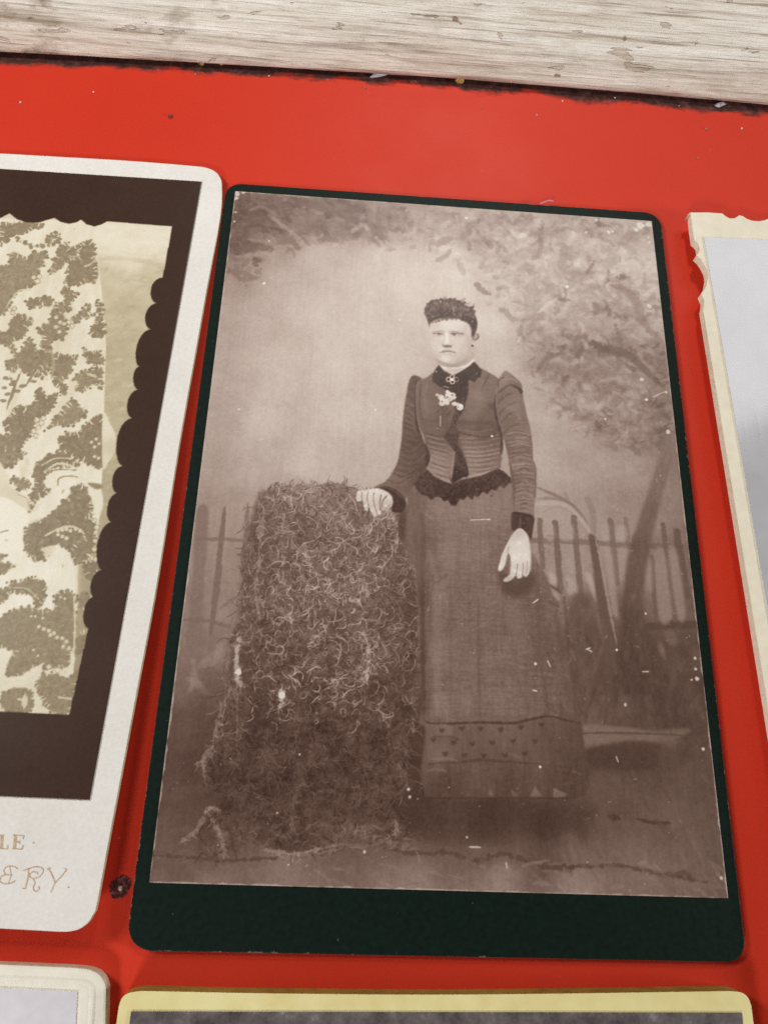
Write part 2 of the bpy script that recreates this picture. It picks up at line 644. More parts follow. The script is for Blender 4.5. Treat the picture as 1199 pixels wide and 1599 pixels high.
    for pts, t, wd, al in ((zc((560, 400), (650, 380), (800, 395)), 112, 12, 0.75), (zc((520, 540), (580, 530), (640, 570), (700, 570)), 128, 10, 0.75), (zc((580, 580), (620, 590)), 122, 8, 0.7),
                           (zc((800, 360), (900, 350), (950, 400)), 125, 10, 0.75), (zc((760, 180), (860, 260), (960, 330)), 168, 7, 0.6), (zc((640, 150), (720, 130), (800, 190)), 150, 6, 0.5),
                           (zc((700, 260), (620, 300), (540, 320)), 108, 14, 0.55), (zc((900, 80), (1050, 120), (1190, 170)), 108, 14, 0.55), (zc((1060, 340), (1130, 330), (1190, 345)), 128, 9, 0.7), (zc((620, 250), (700, 190), (760, 200)), 104, 14, 0.5),
                           (zc((990, 200), (1010, 270), (1040, 220)), 120, 8, 0.6), (zc((620, 330), (720, 345), (800, 330)), 155, 6, 0.5), (zc((560, 440), (700, 420)), 165, 6, 0.5)):
        C.stroke(pts, t, wd, 3.5, al)
    for x, y, r in ((440, 560, 30), (515, 540, 16), (430, 610, 26), (412, 660, 30), (480, 480, 35), (600, 560, 30), (560, 640, 30), (470, 720, 24)):
        C.dot(x, y, r, 208, r * 0.9, 0.3)

    # left fence of the backdrop
    zd = Z(230, 700, 2.664)
    C.fill(zd((205, 260), (255, 260), (240, 500), (215, 830), (165, 830), (190, 500)), 118, 1.6, 0.75)
    C.stroke(zd((322, 245), (300, 480), (262, 790)), 112, 10, 2.5, 0.85, rough=0.2)
    C.stroke(zd((332, 300), (312, 480)), 168, 3, 2, 0.5)
    C.stroke(zd((418, 232), (408, 420), (395, 520)), 112, 8, 2.5, 0.8, rough=0.2)
    C.stroke(zd((195, 380), (290, 378), (430, 385)), 118, 6, 2, 0.8)
    C.stroke(zd((150, 715), (260, 720), (380, 758)), 112, 7, 3, 0.75)
    C.stroke(zd((300, 668), (340, 640), (375, 615)), 118, 6, 2, 0.7)
    C.stroke(zd((370, 445), (405, 440)), 105, 5, 1.5, 0.8)
    for x, y, ang, L, t in ((300, 1030, 1.2, 50, 150), (330, 1020, 2.0, 40, 145), (290, 1060, 0.2, 40, 146), (310, 1080, -0.4, 30, 98), (280, 1110, 0.1, 60, 84), (300, 1150, -0.2, 50, 72), (275, 1180, -0.3, 60, 78),
                            (268, 1240, -0.5, 60, 92), (300, 1040, 0.3, 30, 112), (345, 1005, 1.6, 40, 150), (290, 990, 0.1, 50, 118), (262, 1300, -0.4, 50, 100), (280, 1330, -0.2, 50, 110)):
        C.stroke(curl(x, y, ang, L, 0.7), t, 12, 8, 0.5)

    # right fence, fronds and tree trunk of the backdrop
    ze = Z(820, 680, 3.997)
    RG = 0.25
    for pts, t, wd, sf, al in (
            (ze((75, 325), (200, 380), (310, 450), (420, 600)), 122, 6, 3, 0.75), (ze((75, 395), (180, 395), (270, 425)), 132, 5, 3, 0.6), (ze((75, 430), (200, 420), (300, 470), (415, 605)), 180, 7, 3, 0.6),
            (ze((110, 480), (200, 445), (290, 480)), 150, 4, 2, 0.6), (ze((240, 340), (270, 410)), 138, 6, 3, 0.5), (ze((390, 400), (420, 480), (430, 600)), 132, 9, 4, 0.55),
            (ze((30, 655), (220, 660), (400, 668), (660, 690)), 118, 9, 2.5, 0.85), (ze((790, 690), (860, 690), (975, 690)), 106, 9, 2.5, 0.85), (ze((780, 1195), (900, 1180), (1050, 1180)), 80, 13, 3, 0.85),
            (ze((90, 530), (95, 640), (110, 820)), 112, 8, 2, 0.85), (ze((188, 545), (200, 700), (218, 960)), 108, 9, 2, 0.9), (ze((303, 510), (320, 700), (345, 990)), 110, 9, 2, 0.85),
            (ze((530, 530), (550, 700), (575, 920)), 110, 9, 2.5, 0.75), (ze((628, 520), (640, 680)), 118, 7, 2.5, 0.7), (ze((860, 560), (875, 680), (905, 900), (935, 1150)), 100, 8, 2, 0.85),
            (ze((945, 600), (970, 760), (1010, 1000)), 92, 11, 2.5, 0.85), (ze((790, 760), (800, 950), (820, 1160)), 98, 7, 2.5, 0.75), (ze((150, 930), (230, 990)), 92, 5, 1.5, 0.8)):
        C.stroke(pts, t - 4, wd, sf, al, rough=RG, taper=wd < 7)
    for pts, t in ((ze((150, 850), (190, 880), (195, 935), (155, 915)), 172), (ze((155, 960), (205, 985), (215, 1030), (180, 1015)), 162), (ze((250, 880), (300, 900), (330, 970), (280, 1000), (255, 960)), 165),
                   (ze((370, 860), (420, 880), (445, 1040), (410, 970)), 168), (ze((130, 560), (175, 560), (180, 650), (130, 650)), 160), (ze((225, 560), (295, 560), (300, 650), (220, 650)), 158),
                   (ze((480, 560), (520, 560), (525, 655), (480, 650)), 158), (ze((570, 570), (625, 570), (625, 655), (570, 650)), 160), (ze((495, 710), (535, 710), (560, 900), (580, 1130), (540, 1100), (510, 900)), 150),
                   (ze((580, 715), (645, 715), (615, 850), (595, 920)), 148), (ze((890, 720), (945, 720), (990, 1000), (1000, 1140), (950, 1130)), 138), (ze((810, 740), (865, 720), (900, 950), (915, 1140), (840, 1150)), 136),
                   (ze((870, 1230), (930, 1230), (950, 1300), (900, 1310)), 108), (ze((830, 1290), (860, 1310), (885, 1400), (850, 1380)), 118), (ze((455, 1070), (480, 1150), (495, 1290), (475, 1250)), 122),
                   (ze((750, 900), (785, 760), (795, 960), (770, 960)), 140)):
        C.fill(pts, t, 2.2, 0.75)
    C.fill(ze((290, 1010), (400, 1005), (430, 1100), (470, 1250), (520, 1350), (620, 1500), (300, 1600), (260, 1300)), [(905, 960, 92), (930, 1000, 84), (910, 1060, 90), (960, 1050, 82)], 4, 0.8, tex=6, ts=(10, 30))
    C.fill(ze((395, 625), (440, 640), (470, 800), (500, 1000), (560, 1330), (500, 1330), (450, 1050), (420, 800)), 90, 1.4, 0.9)
    C.stroke(ze((438, 650), (470, 780), (510, 1000), (545, 1180), (575, 1330)), 150, 4, 1.5, 0.7)
    C.fill(ze((870, 0), (930, 20), (900, 220), (850, 400), (810, 560), (770, 750), (745, 900), (740, 1050), (780, 1250), (900, 1550), (560, 1600), (590, 1250), (600, 1100), (620, 920), (645, 720), (690, 580), (760, 370), (830, 150)),
           [(1044, 690, 118), (1030, 760, 112), (1012, 800, 100), (995, 860, 92), (985, 920, 88), (980, 980, 80), (980, 1050, 74)], 2.4, 0.92, tex=4, ts=(6, 24))
    C.stroke(ze((700, 830), (690, 1000)), 100, 6, 3, 0.4)
    C.fill(ze((662, 992), (690, 992), (688, 1022), (660, 1020)), 112, 1, 0.5, smooth=False)
    for _ in range(160):
        x, y = rnd(890, 1095), rnd(960, 1125)
        C.stroke(curl(x, y, rnd(1.1, 2.0), rnd(15, 50), rnd(-0.4, 0.4)), rnd(66, 106), rnd(3, 9), 4, rnd(0.15, 0.4))

    # ground
    zf = Z(840, 1030, 3.868)
    C.fill(zf((265, 400), (480, 405), (700, 430), (880, 415), (920, 440), (760, 500), (560, 490), (320, 530), (275, 525)), [(920, 1150, 116), (980, 1150, 112), (1060, 1142, 104)], 1.8, 0.9, tex=4)
    C.stroke(zf((270, 445), (520, 445), (760, 452), (985, 468)), 80, 3, 1.5, 0.8)
    C.fill(zf((285, 545), (560, 510), (700, 520), (720, 650), (640, 670), (300, 650)), 70, 3, 0.75)
    C.fill(zf((740, 470), (860, 480), (850, 510), (770, 530)), 104, 3, 0.6)
    C.stroke(zf((425, 945), (500, 965)), 64, 8, 3, 0.8)
    C.stroke(zf((590, 965), (700, 985), (800, 990)), 66, 6, 3, 0.8)
    C.stroke(zf((450, 930), (560, 930)), 80, 5, 4, 0.6)
    for _ in range(150):
        x, y = rnd(800, 1125), rnd(1200, 1400)
        C.stroke(curl(x, y, rnd(0.5, 1.0), rnd(15, 60), 0.3), C.a[int(np.clip(C.P([(x, y)])[0][1], 0, H - 1)), int(np.clip(C.P([(x, y)])[0][0], 0, W - 1))] + rnd(-12, 16), rnd(2, 9), 4, rnd(0.2, 0.5))
    for pts, wd in (([(236, 1336), (300, 1340), (360, 1344), (430, 1340)], 4), ([(600, 1326), (640, 1331), (665, 1334), (690, 1331), (725, 1339)], 6), ([(736, 1344), (760, 1340), (785, 1334), (812, 1342), (850, 1355), (897, 1355)], 7),
                    ([(880, 1355), (918, 1354), (964, 1351), (1021, 1363), (1104, 1379)], 5)):
        C.stroke(pts, 76, wd, 3, 0.75, taper=False, rough=1.2)
    C.stroke([(1048, 1368), (1068, 1364), (1078, 1372)], 76, 9, 3, 0.7)
    for _ in range(120):
        x, y = rnd(240, 1120), rnd(1345, 1400)
        C.stroke(curl(x, y, rnd(-0.4, 0.8), rnd(8, 40), 0.3), rnd(100, 152), rnd(2, 7), 3, rnd(0.15, 0.4))

    # the draped pedestal: a mass of dry moss
    moss = [(398, 790), (408, 768), (440, 760), (480, 758), (525, 756), (565, 766), (600, 776), (613, 792), (622, 822), (634, 852), (646, 885), (651, 930), (653, 990), (650, 1050), (644, 1110), (640, 1160), (634, 1210), (626, 1260),
            (632, 1312), (560, 1322), (450, 1334), (390, 1312), (352, 1336), (300, 1330), (322, 1275), (352, 1240), (322, 1215), (330, 1175), (345, 1110), (358, 1060), (360, 1005), (374, 960), (377, 900), (384, 850)]
    C.fill(moss, [(420, 775, 126), (500, 775, 124), (590, 785, 126), (395, 850, 104), (450, 850, 106), (530, 850, 108), (600, 860, 102), (390, 930, 98), (450, 940, 102), (530, 950, 104), (590, 950, 104), (640, 940, 92),
                  (385, 1020, 88), (450, 1030, 86), (540, 1030, 90), (600, 1020, 96), (645, 1030, 76), (360, 1080, 92), (430, 1100, 82), (520, 1100, 84), (600, 1100, 82), (340, 1170, 76), (420, 1180, 72), (520, 1180, 68),
                  (610, 1180, 72), (330, 1250, 72), (420, 1260, 68), (540, 1260, 72), (620, 1270, 74), (330, 1315, 92), (420, 1315, 80), (540, 1310, 92), (620, 1300, 88)],
           2.0, 1.0, tex=9, ts=(14, 14), rag=1.2, rs=7)
    clump = vnoise(H, W, 46, 46, 3, 0.6)
    (xa, ya, xb, yb), mk = C.mask(C.P(moss), 6)
    C.a[ya:yb, xa:xb] += mk * (9 * clump[ya:yb, xa:xb] + 7 * vnoise(yb - ya, xb - xa, 9, None, 2))
    n = 0
    while n < 8200:
        x, y = rnd(320, 655), rnd(752, 1332)
        if not in_poly(x, y, moss):
            continue
        n += 1
        cx, cy = C.P([(x, y)])[0]
        cl = clump[int(np.clip(cy, 0, H - 1)), int(np.clip(cx, 0, W - 1))]
        side = x < 415 - (y - 800) * 0.10 or x > 622
        v = float(np.interp(y, [760, 960, 1100, 1170, 1260, 1290, 1330], [1.0, 0.98, 0.78, 0.52, 0.42, 0.5, 0.5]))
        v *= 1 + 0.35 * cl
        if 840 < y < 1000 and x > 600:
            v *= 0.8
        ang = rnd(1.2, 1.95) if (side and rnd(0, 1) < 0.8) or (y > 1130 and rnd(0, 1) < 0.5) else rnd(-1.3, 1.3)
        L = rnd(5, 20) * (1.3 if side else 1.0)
        darkness = rnd(0, 1) < 0.46
        base = float(np.interp(y, [760, 1000, 1150, 1330], [96, 88, 74, 78])) + 8 * cl
        tone = base - rnd(0, 26) if darkness else base + rnd(10, 78) * v
        path = wiggle(x, y, ang, L * 1.5) if n % 2 else curl(x, y, ang, L, rnd(-2.6, 2.6), 4)
        C.stroke(path, tone, rnd(0.7, 1.5), 0.9, rnd(0.55, 1.0) if darkness or v > 0.6 else rnd(0.45, 0.8), smooth=False, taper=True)
    for _ in range(420):                                       # bright curled tips
        x, y = rnd(390, 640), rnd(770, 1130)
        if in_poly(x, y, moss):
            C.stroke(wiggle(x, y, rnd(-1.5, 1.5), rnd(12, 36), 9), rnd(160, 205), rnd(0.8, 1.4), 0.9, 0.8, smooth=False, taper=True)
    for _ in range(150):                                       # wisps along the outline
        i = int(rnd(0, 17))
        (ax, ay), (bx, by) = moss[i], moss[i + 1]
        t = rnd(0, 1)
        C.stroke(curl(ax + (bx - ax) * t, ay + (by - ay) * t, rnd(-2.6, 0.3) if i < 7 else rnd(-0.6, 1.9), rnd(5, 16), rnd(-1.6, 1.6), 4), rnd(82, 150), 1.4, 1.0, 0.8, smooth=False, taper=True)
    for _ in range(70):
        t = rnd(0, 1)
        C.stroke(curl(390 - 55 * t + rnd(-6, 6), 800 + 380 * t, rnd(1.3, 2.2), rnd(8, 26), rnd(-1.2, 1.2), 4), rnd(80, 150), 1.5, 1.0, 0.8, smooth=False, taper=True)
    C.fill([(400, 800), (432, 800), (428, 900), (420, 1000), (415, 1110), (372, 1110), (378, 1000), (384, 880)], 66, 8, 0.22)
    C.fill([(612, 840), (640, 880), (648, 980), (646, 1100), (606, 1100), (606, 960)], 66, 8, 0.28)
    zg = Z(230, 700, 2.664)
    zh = Z(230, 1000, 2.664)
    for pts, t, wd, al in (
            (zg((560, 200), (600, 203)), 190, 5, 0.8), (zg((490, 265), (475, 320), (470, 400)), 172, 6, 0.6), (zg((470, 470), (450, 580), (465, 700)), 165, 4, 0.7), (zg((565, 280), (560, 420), (570, 560)), 160, 2.5, 0.7),
            (zg((385, 785), (375, 860), (380, 959)), 188, 7, 0.8), (zg((1010, 260), (1040, 330), (1035, 400)), 182, 4, 0.8), (zg((900, 325), (930, 330)), 178, 6, 0.6), (zg((900, 770), (925, 850), (910, 959)), 178, 4, 0.8),
            (zh((375, 0), (370, 120), (385, 190)), 190, 8, 0.7), (zh((360, 190), (310, 280), (270, 440)), 150, 5, 0.7), (zh((270, 440), (230, 500), (245, 600)), 150, 5, 0.7), (zh((205, 520), (250, 480)), 150, 4, 0.7),
            (zh((555, 205), (560, 240), (545, 260)), 205, 8, 0.8), (zh((910, 30), (920, 90), (910, 160)), 185, 4, 0.8), (zh((790, 140), (780, 300)), 158, 2, 0.7), (zh((375, 210), (375, 420)), 136, 3, 0.6),
            (zh((265, 690), (200, 790), (140, 830)), 148, 7, 0.75), (zh((270, 745), (310, 820), (320, 900)), 146, 7, 0.75), (zh((250, 700), (290, 700)), 158, 7, 0.6), (zh((495, 870), (560, 885), (620, 890), (720, 868)), 162, 6, 0.85),
            (zh((720, 868), (800, 850), (900, 860)), 132, 4, 0.7), (zh((650, 580), (610, 660), (600, 740), (615, 800)), 120, 5, 0.6), (zh((1030, 750), (1035, 800), (980, 830)), 148, 6, 0.75), (zh((900, 860), (990, 840), (1080, 850)), 126, 6, 0.6),
            (zh((640, 800), (740, 770), (880, 800)), 118, 5, 0.5), (zh((700, 635), (780, 620)), 112, 7, 0.5), (zh((440, 500), (400, 660), (380, 800)), 104, 6, 0.4), (zh((630, 895), (628, 920)), 140, 3, 0.7)):
        C.stroke(pts, t - 8, wd * 0.85, 1.5, al * 0.75, rough=1.3)
        pp = smooth_path(pts, False, 6)
        for px_, py_ in pp[::1]:
            for _ in range(2):
                C.stroke(curl(px_ + rnd(-3, 3), py_ + rnd(-3, 3), rnd(0.6, 2.4), rnd(5, 14), rnd(-2, 2), 4), t + rnd(-50, 15), rnd(0.8, 1.6), 1.0, 0.6, smooth=False, taper=True)
    for x, y, r in ((440, 1087, 5), (372, 1050, 5), (468, 1178, 2.2), (433, 1270, 1.5), (638, 1233, 2.4), (640, 1245, 2.2), (487, 1064, 1.4)):
        C.dot(x, y, r, 225, 1.0, 0.85)
    for _ in range(120):                                       # litter at its foot
        C.stroke(curl(rnd(380, 650), rnd(1285, 1335), rnd(-0.8, 0.8), rnd(8, 26), rnd(-1.2, 1.2), 4), rnd(90, 150), rnd(1, 3), 1.2, rnd(0.3, 0.6), smooth=False, taper=True)

    # ---------------- the standing figure in the picture
    zs = Z(600, 900, 2.998)
    zk = Z(540, 720, 3.747)
    zq = Z(600, 430, 4.282)
    # skirt
    C.fill([(646, 752), (636, 785), (628, 825), (634, 860), (648, 890), (654, 950), (656, 1050), (654, 1128), (664, 1140), (666, 1244), (780, 1247), (912, 1245), (912, 1160), (905, 1120), (888, 1040), (872, 960), (850, 895), (822, 850), (803, 800), (798, 752)],
           [(645, 790, 106), (690, 790, 128), (740, 790, 134), (785, 790, 128), (640, 850, 100), (664, 850, 104), (700, 860, 124), (740, 860, 124), (780, 860, 112), (655, 930, 84), (685, 930, 124), (720, 930, 112), (770, 940, 114), (820, 940, 104),
            (652, 1020, 78), (680, 1020, 124), (725, 1020, 112), (780, 1020, 114), (840, 1010, 102), (870, 1010, 92), (656, 1100, 80), (685, 1100, 126), (730, 1100, 116), (790, 1095, 118), (850, 1090, 104), (890, 1090, 94),
            (672, 1140, 104), (720, 1150, 100), (800, 1150, 102), (870, 1150, 90), (905, 1150, 84), (680, 1180, 100), (760, 1185, 94), (840, 1180, 92), (900, 1190, 78), (700, 1225, 78), (800, 1225, 78), (890, 1225, 76)],
           1.6, 1.0, tex=4, ts=(5, 40))
    bb = C.box(C.P([(640, 770), (880, 1125)]), 0)
    xa, ya, xb, yb = bb
    # weave of the cloth: fine cross lines
    wv = C.mask(C.P([(660, 780), (800, 790), (850, 900), (890, 1120), (662, 1124), (662, 900)]), 8)
    (xa, ya, xb, yb), mk = wv
    C.a[ya:yb, xa:xb] += mk * (5.5 * vnoise(yb - ya, xb - xa, 34, 2.6, 2) + 3.0 * vnoise(yb - ya, xb - xa, 4, 4, 1))
    for pts, t, wd, sf, al in (
            (zs((178, 0), (180, 300), (185, 660)), 76, 7, 4, 0.7), (zs((310, 0), (312, 300), (310, 660)), 104, 5, 4, 0.55), (zs((245, 0), (250, 640)), 134, 14, 8, 0.4), (zs((440, 100), (440, 400), (450, 680)), 96, 5, 4, 0.7),
            (zs((545, 40), (530, 110), (480, 140)), 124, 5, 3, 0.6), (zs((720, 0), (725, 300), (770, 650)), 90, 8, 6, 0.5), (zs((600, 100), (640, 350)), 124, 30, 16, 0.4), (zs((840, 100), (870, 380), (895, 640)), 80, 6, 4, 0.5),
            (zs((780, 100), (800, 350), (840, 600)), 112, 8, 6, 0.5), (zk((440, 300), (455, 450), (440, 780)), 92, 8, 6, 0.65), (zk((385, 250), (370, 450), (400, 600)), 116, 8, 5, 0.5), (zk((460, 300), (520, 350)), 142, 5, 4, 0.4),
            (zk((600, 400), (605, 640)), 134, 20, 14, 0.4), (zk((480, 500), (530, 700)), 134, 8, 6, 0.4), (zk((740, 200), (740, 780)), 120, 6, 5, 0.4), (zk((860, 520), (800, 540)), 132, 5, 3, 0.5)):
        C.stroke(pts, t, wd, sf, al)
    for _ in range(150):
        x, y = rnd(668, 860), rnd(800, 1120)
        C.stroke(curl(x, y, rnd(-0.3, 0.3), rnd(6, 26), rnd(-0.6, 0.6), 3), rnd(94, 140), rnd(1.2, 3.5), 2, rnd(0.15, 0.4), smooth=False)
    for _ in range(70):                                        # gathered side drapery
        x, y = rnd(842, 885), rnd(900, 1110)
        C.stroke(curl(x + (y - 900) * 0.06, y, rnd(0.2, 2.0), rnd(5, 16), rnd(-1.5, 1.5), 3), rnd(76, 124), rnd(2, 4), 2, rnd(0.3, 0.55), smooth=False)
    C.stroke(zs((185, 670), (215, 688), (330, 690), (450, 684), (590, 688), (680, 672), (770, 655), (840, 672), (918, 688)), 70, 4, 1.6, 0.9)
    C.stroke(zs((230, 750), (300, 752), (350, 765)), 80, 3, 1.5, 0.6)
    C.stroke(zs((205, 880), (330, 872), (450, 862), (620, 872), (740, 880)), 74, 4, 2, 0.75)
    C.fill(zs((250, 700), (310, 705), (310, 745), (245, 740)), 122, 2.5, 0.6)
    C.fill(zs((215, 780), (300, 790), (300, 850), (240, 870), (205, 850)), 118, 3, 0.5)
    for x, y in ((270, 722), (362, 712), (450, 714), (545, 718), (640, 706), (735, 695), (230, 765), (325, 778), (412, 785), (505, 780), (603, 772), (705, 772), (780, 765), (285, 832), (375, 838), (465, 840), (565, 838), (658, 830), (870, 770), (815, 820)):
        h = 10
        C.fill(zs((x, y + 14), (x - 14, y - 3), (x - 10, y - 11), (x - 2, y - 6), (x + 7, y - 11), (x + 14, y - 3)), 68, 0.7, 0.75 if x < 760 else 0.4)
    for pts, al in ((zs((705, 985), (742, 1032), (678, 1034)), 0.8), (zs((792, 990), (855, 1020), (840, 1036), (790, 1038)), 0.85), (zs((590, 990), (628, 1030), (600, 1034)), 0.6), (zs((495, 985), (515, 1030), (485, 1034)), 0.6), (zs((390, 1005), (412, 1028), (380, 1030)), 0.4), (zs((280, 1010), (318, 1028), (270, 1030)), 0.35)):
        C.fill(pts, 122, 1.0, al, smooth=False)
    C.stroke(zs((205, 1040), (500, 1040), (860, 1040)), 66, 3, 2, 0.7)
    for _ in range(90):
        x, y = rnd(668, 905), rnd(1190, 1242)
        C.stroke(curl(x, y, rnd(-0.6, 0.6), rnd(5, 22), rnd(-1, 1), 3), rnd(66, 104), rnd(2, 5), 2, rnd(0.2, 0.5), smooth=False)
    for pts, t, wd in ((zs((215, 860), (300, 855), (350, 870)), 118, 4), (zs((200, 915), (240, 905), (290, 915)), 116, 4), (zs((400, 905), (440, 915)), 104, 5), (zs((580, 830), (640, 850)), 114, 4), (zs((500, 930), (560, 945)), 92, 5), (zs((300, 1150), (420, 1090)), 88, 2)):
        C.stroke(pts, t, wd, 2, 0.65)
    C.fill([(640, 1248), (760, 1250), (915, 1252), (900, 1300), (760, 1312), (650, 1305)], 66, 8, 0.5)

    # shadow of the arm on the skirt
    C.fill(zk((900, 640), (990, 690), (1090, 650), (1110, 720), (1040, 790), (930, 790), (900, 720)), 78, 4, 0.8)
    C.fill(zk((320, 270), (350, 260), (345, 400), (330, 480), (300, 380)), 66, 2.5, 0.85)

    # arm on the pedestal side
    C.fill(zq((192, 668), (165, 705), (150, 780), (137, 850), (127, 930), (120, 1010), (116, 1090), (104, 1170), (88, 1245), (55, 1315), (10, 1375), (-70, 1425), (20, 1470), (80, 1540), (130, 1515), (180, 1425), (240, 1345), (290, 1285), (300, 1190),
              (262, 1100), (232, 1000), (218, 900), (210, 790), (216, 722), (252, 697), (232, 676)),
           [(640, 592, 88), (632, 630, 104), (648, 620, 94), (630, 680, 92), (652, 690, 78), (628, 715, 98), (650, 730, 84), (612, 750, 116), (630, 755, 104), (655, 760, 80), (622, 775, 108)], 0.9, tex=5, ts=(14, 7))
    for k in range(34):
        t = k / 34
        y0 = 760 + 640 * t
        xl = np.interp(y0, [760, 930, 1090, 1245, 1400], [152, 128, 116, 90, -20])
        xr = np.interp(y0, [760, 930, 1090, 1245, 1400], [212, 222, 262, 300, 200])
        sl = rnd(20, 60) + 40 * t
        dk = k % 2 == 0
        C.stroke(zq((xl + 8, y0 + rnd(-8, 8)), ((xl + xr) / 2 + rnd(-20, 20), y0 + sl * 0.3), (xr - 20, y0 + sl * (1 if t < 0.6 else -0.5))), 74 if dk else rnd(108, 128), rnd(1.6, 3.6), 2.4, rnd(0.25, 0.6) * (1 if dk else 0.8), taper=True, rough=0.8)
    C.stroke(zq((215, 700), (205, 800), (212, 960), (230, 1050)), 62, 2.5, 1.5, 0.8)
    C.stroke(zq((255, 1000), (290, 1100), (300, 1190), (275, 1280)), 58, 9, 3, 0.7)

    # torso
    C.fill(zq((345, 640), (285, 680), (222, 712), (208, 790), (212, 900), (232, 1000), (268, 1090), (302, 1180), (312, 1235), (285, 1300), (360, 1365), (450, 1390), (520, 1358), (640, 1336), (765, 1290), (768, 1240), (790, 1150), (782, 1050),
              (765, 980), (748, 880), (748, 780), (765, 695), (705, 652), (640, 618), (560, 610), (430, 640)),
           [(665, 600, 112), (660, 640, 112), (668, 665, 104), (690, 600, 100), (740, 590, 118), (765, 600, 114), (745, 620, 122), (765, 640, 104), (735, 645, 116), (690, 660, 96), (720, 665, 96), (750, 668, 92), (770, 672, 88), (680, 690, 104), (735, 685, 116), (770, 690, 98),
            (682, 715, 134), (740, 710, 134), (770, 710, 118), (685, 735, 140), (740, 732, 138), (765, 730, 122)], 0.9, tex=3.5, ts=(20, 5))
    for side in (0, 1):
        for k in range(20):
            y0 = 1062 + k * 15 + rnd(-3, 3)
            if side == 0:
                a, b = 285 + (k > 6) * 22, 415 + k * 2
                pts = zq((a, y0 - 8 + k), ((a + b) / 2, y0 + 10 + k * 1.5), (b, y0 + 22 + k * 2))
            else:
                a, b = 490 + k * 3.0, 778
                pts = zq((a, y0 + 6), ((a + b) / 2, y0 + 10), (b, y0 - 16 + rnd(-6, 6)))
            d = k % 2 == 0
            C.stroke(pts, rnd(86, 100) if d else rnd(144, 160), rnd(1.4, 2.6), 1.6, rnd(0.3, 0.75), taper=True, rough=0.8)
    for pts, t, wd, sf, al in (
            (zq((468, 962), (560, 985), (740, 985)), 84, 6, 5, 0.5), (zq((470, 1040), (560, 1065), (690, 1080), (740, 1060)), 78, 3, 2, 0.8), (zq((500, 1030), (620, 1045), (720, 1030)), 128, 2, 1.5, 0.5), (zq((600, 1095), (660, 1085), (750, 1060)), 84, 4, 2, 0.7),
            (zq((235, 960), (330, 975), (420, 960)), 90, 6, 5, 0.5), (zq((270, 1050), (350, 1075), (410, 1070)), 84, 4, 2.5, 0.6), (zq((700, 660), (670, 720), (640, 770)), 90, 3, 2.5, 0.7), (zq((660, 700), (640, 760), (640, 800)), 136, 4, 3, 0.5),
            (zq((245, 730), (235, 850), (250, 960)), 80, 3, 2.5, 0.6), (zq((285, 720), (270, 800), (280, 930)), 126, 6, 5, 0.5), (zq((745, 800), (738, 880), (755, 970), (785, 1080), (780, 1180)), 62, 5, 3, 0.8), (zq((700, 860), (745, 900)), 80, 10, 6, 0.6),
            (zq((790, 1140), (775, 1230), (770, 1290)), 88, 4, 3, 0.6), (zq((560, 760), (640, 830), (600, 920)), 130, 12, 10, 0.35), (zq((290, 1290), (360, 1358), (450, 1384)), 158, 2.5, 1.4, 0.8), (zq((520, 1352), (640, 1330), (700, 1312)), 168, 2.5, 1.4, 0.8)):
        C.stroke(pts, t, wd, sf, al)

    # hanging arm
    C.fill(zq((762, 700), (785, 660), (812, 636), (860, 668), (916, 722), (922, 772), (936, 850), (952, 930), (972, 1005), (986, 1085), (992, 1165), (997, 1240), (1012, 1310), (1012, 1400), (1005, 1500), (1000, 1600), (990, 1640), (862, 1630), (868, 1490),
              (862, 1400), (846, 1330), (832, 1240), (812, 1150), (792, 1060), (768, 985), (752, 900), (746, 800)),
           [(785, 590, 134), (805, 598, 112), (780, 620, 112), (800, 630, 124), (815, 650, 116), (785, 660, 110), (812, 690, 124), (828, 700, 112), (795, 700, 102), (815, 730, 128), (832, 740, 116), (805, 745, 108), (830, 775, 130), (812, 790, 122), (825, 800, 126)], 0.9, tex=4, ts=(12, 6))
    for pts, t, wd, sf, al in (
            (zq((860, 735), (905, 760), (918, 790)), 62, 5, 2, 0.85), (zq((770, 780), (830, 735), (870, 735)), 84, 3, 2, 0.8), (zq((760, 740), (765, 700), (800, 680)), 78, 2.5, 1.6, 0.7), (zq((790, 700), (850, 690), (900, 720)), 150, 4, 3, 0.6),
            (zq((756, 860), (800, 810), (850, 790)), 88, 3, 2, 0.7), (zq((765, 930), (810, 880), (870, 850)), 92, 3, 2.4, 0.6), (zq((780, 990), (830, 930), (880, 910)), 90, 3, 2.4, 0.6), (zq((800, 870), (870, 900), (910, 960)), 136, 8, 6, 0.5),
            (zq((795, 1060), (830, 1020), (900, 990)), 92, 3, 2.2, 0.6)):
        C.stroke(pts, t, wd, sf, al)
    for k in range(40):
        y0 = 1040 + k * 14.5 + rnd(-4, 4)
        a = np.interp(y0, [1040, 1150, 1330, 1400, 1600], [800, 815, 848, 862, 866])
        b = np.interp(y0, [1040, 1165, 1310, 1600], [980, 992, 1012, 998])
        d = k % 2 == 0
        u, v = (a, b) if rnd(0, 1) < 0.5 else (a + rnd(0, 60), b - rnd(0, 50))
        C.stroke(zq((u + 6, y0 + 10), ((u + v) / 2, y0 - 6 + rnd(-8, 8)), (v - 8, y0 + rnd(-2, 18))), rnd(80, 98) if d else rnd(140, 158), rnd(1.5, 3.0), 1.7, rnd(0.35, 0.7), taper=True, rough=0.8)
    C.stroke(zq((1000, 1250), (1014, 1330), (1006, 1480)), 92, 3, 2, 0.5)
    C.stroke(zq((835, 1240), (862, 1400), (866, 1560)), 84, 4, 3, 0.5)

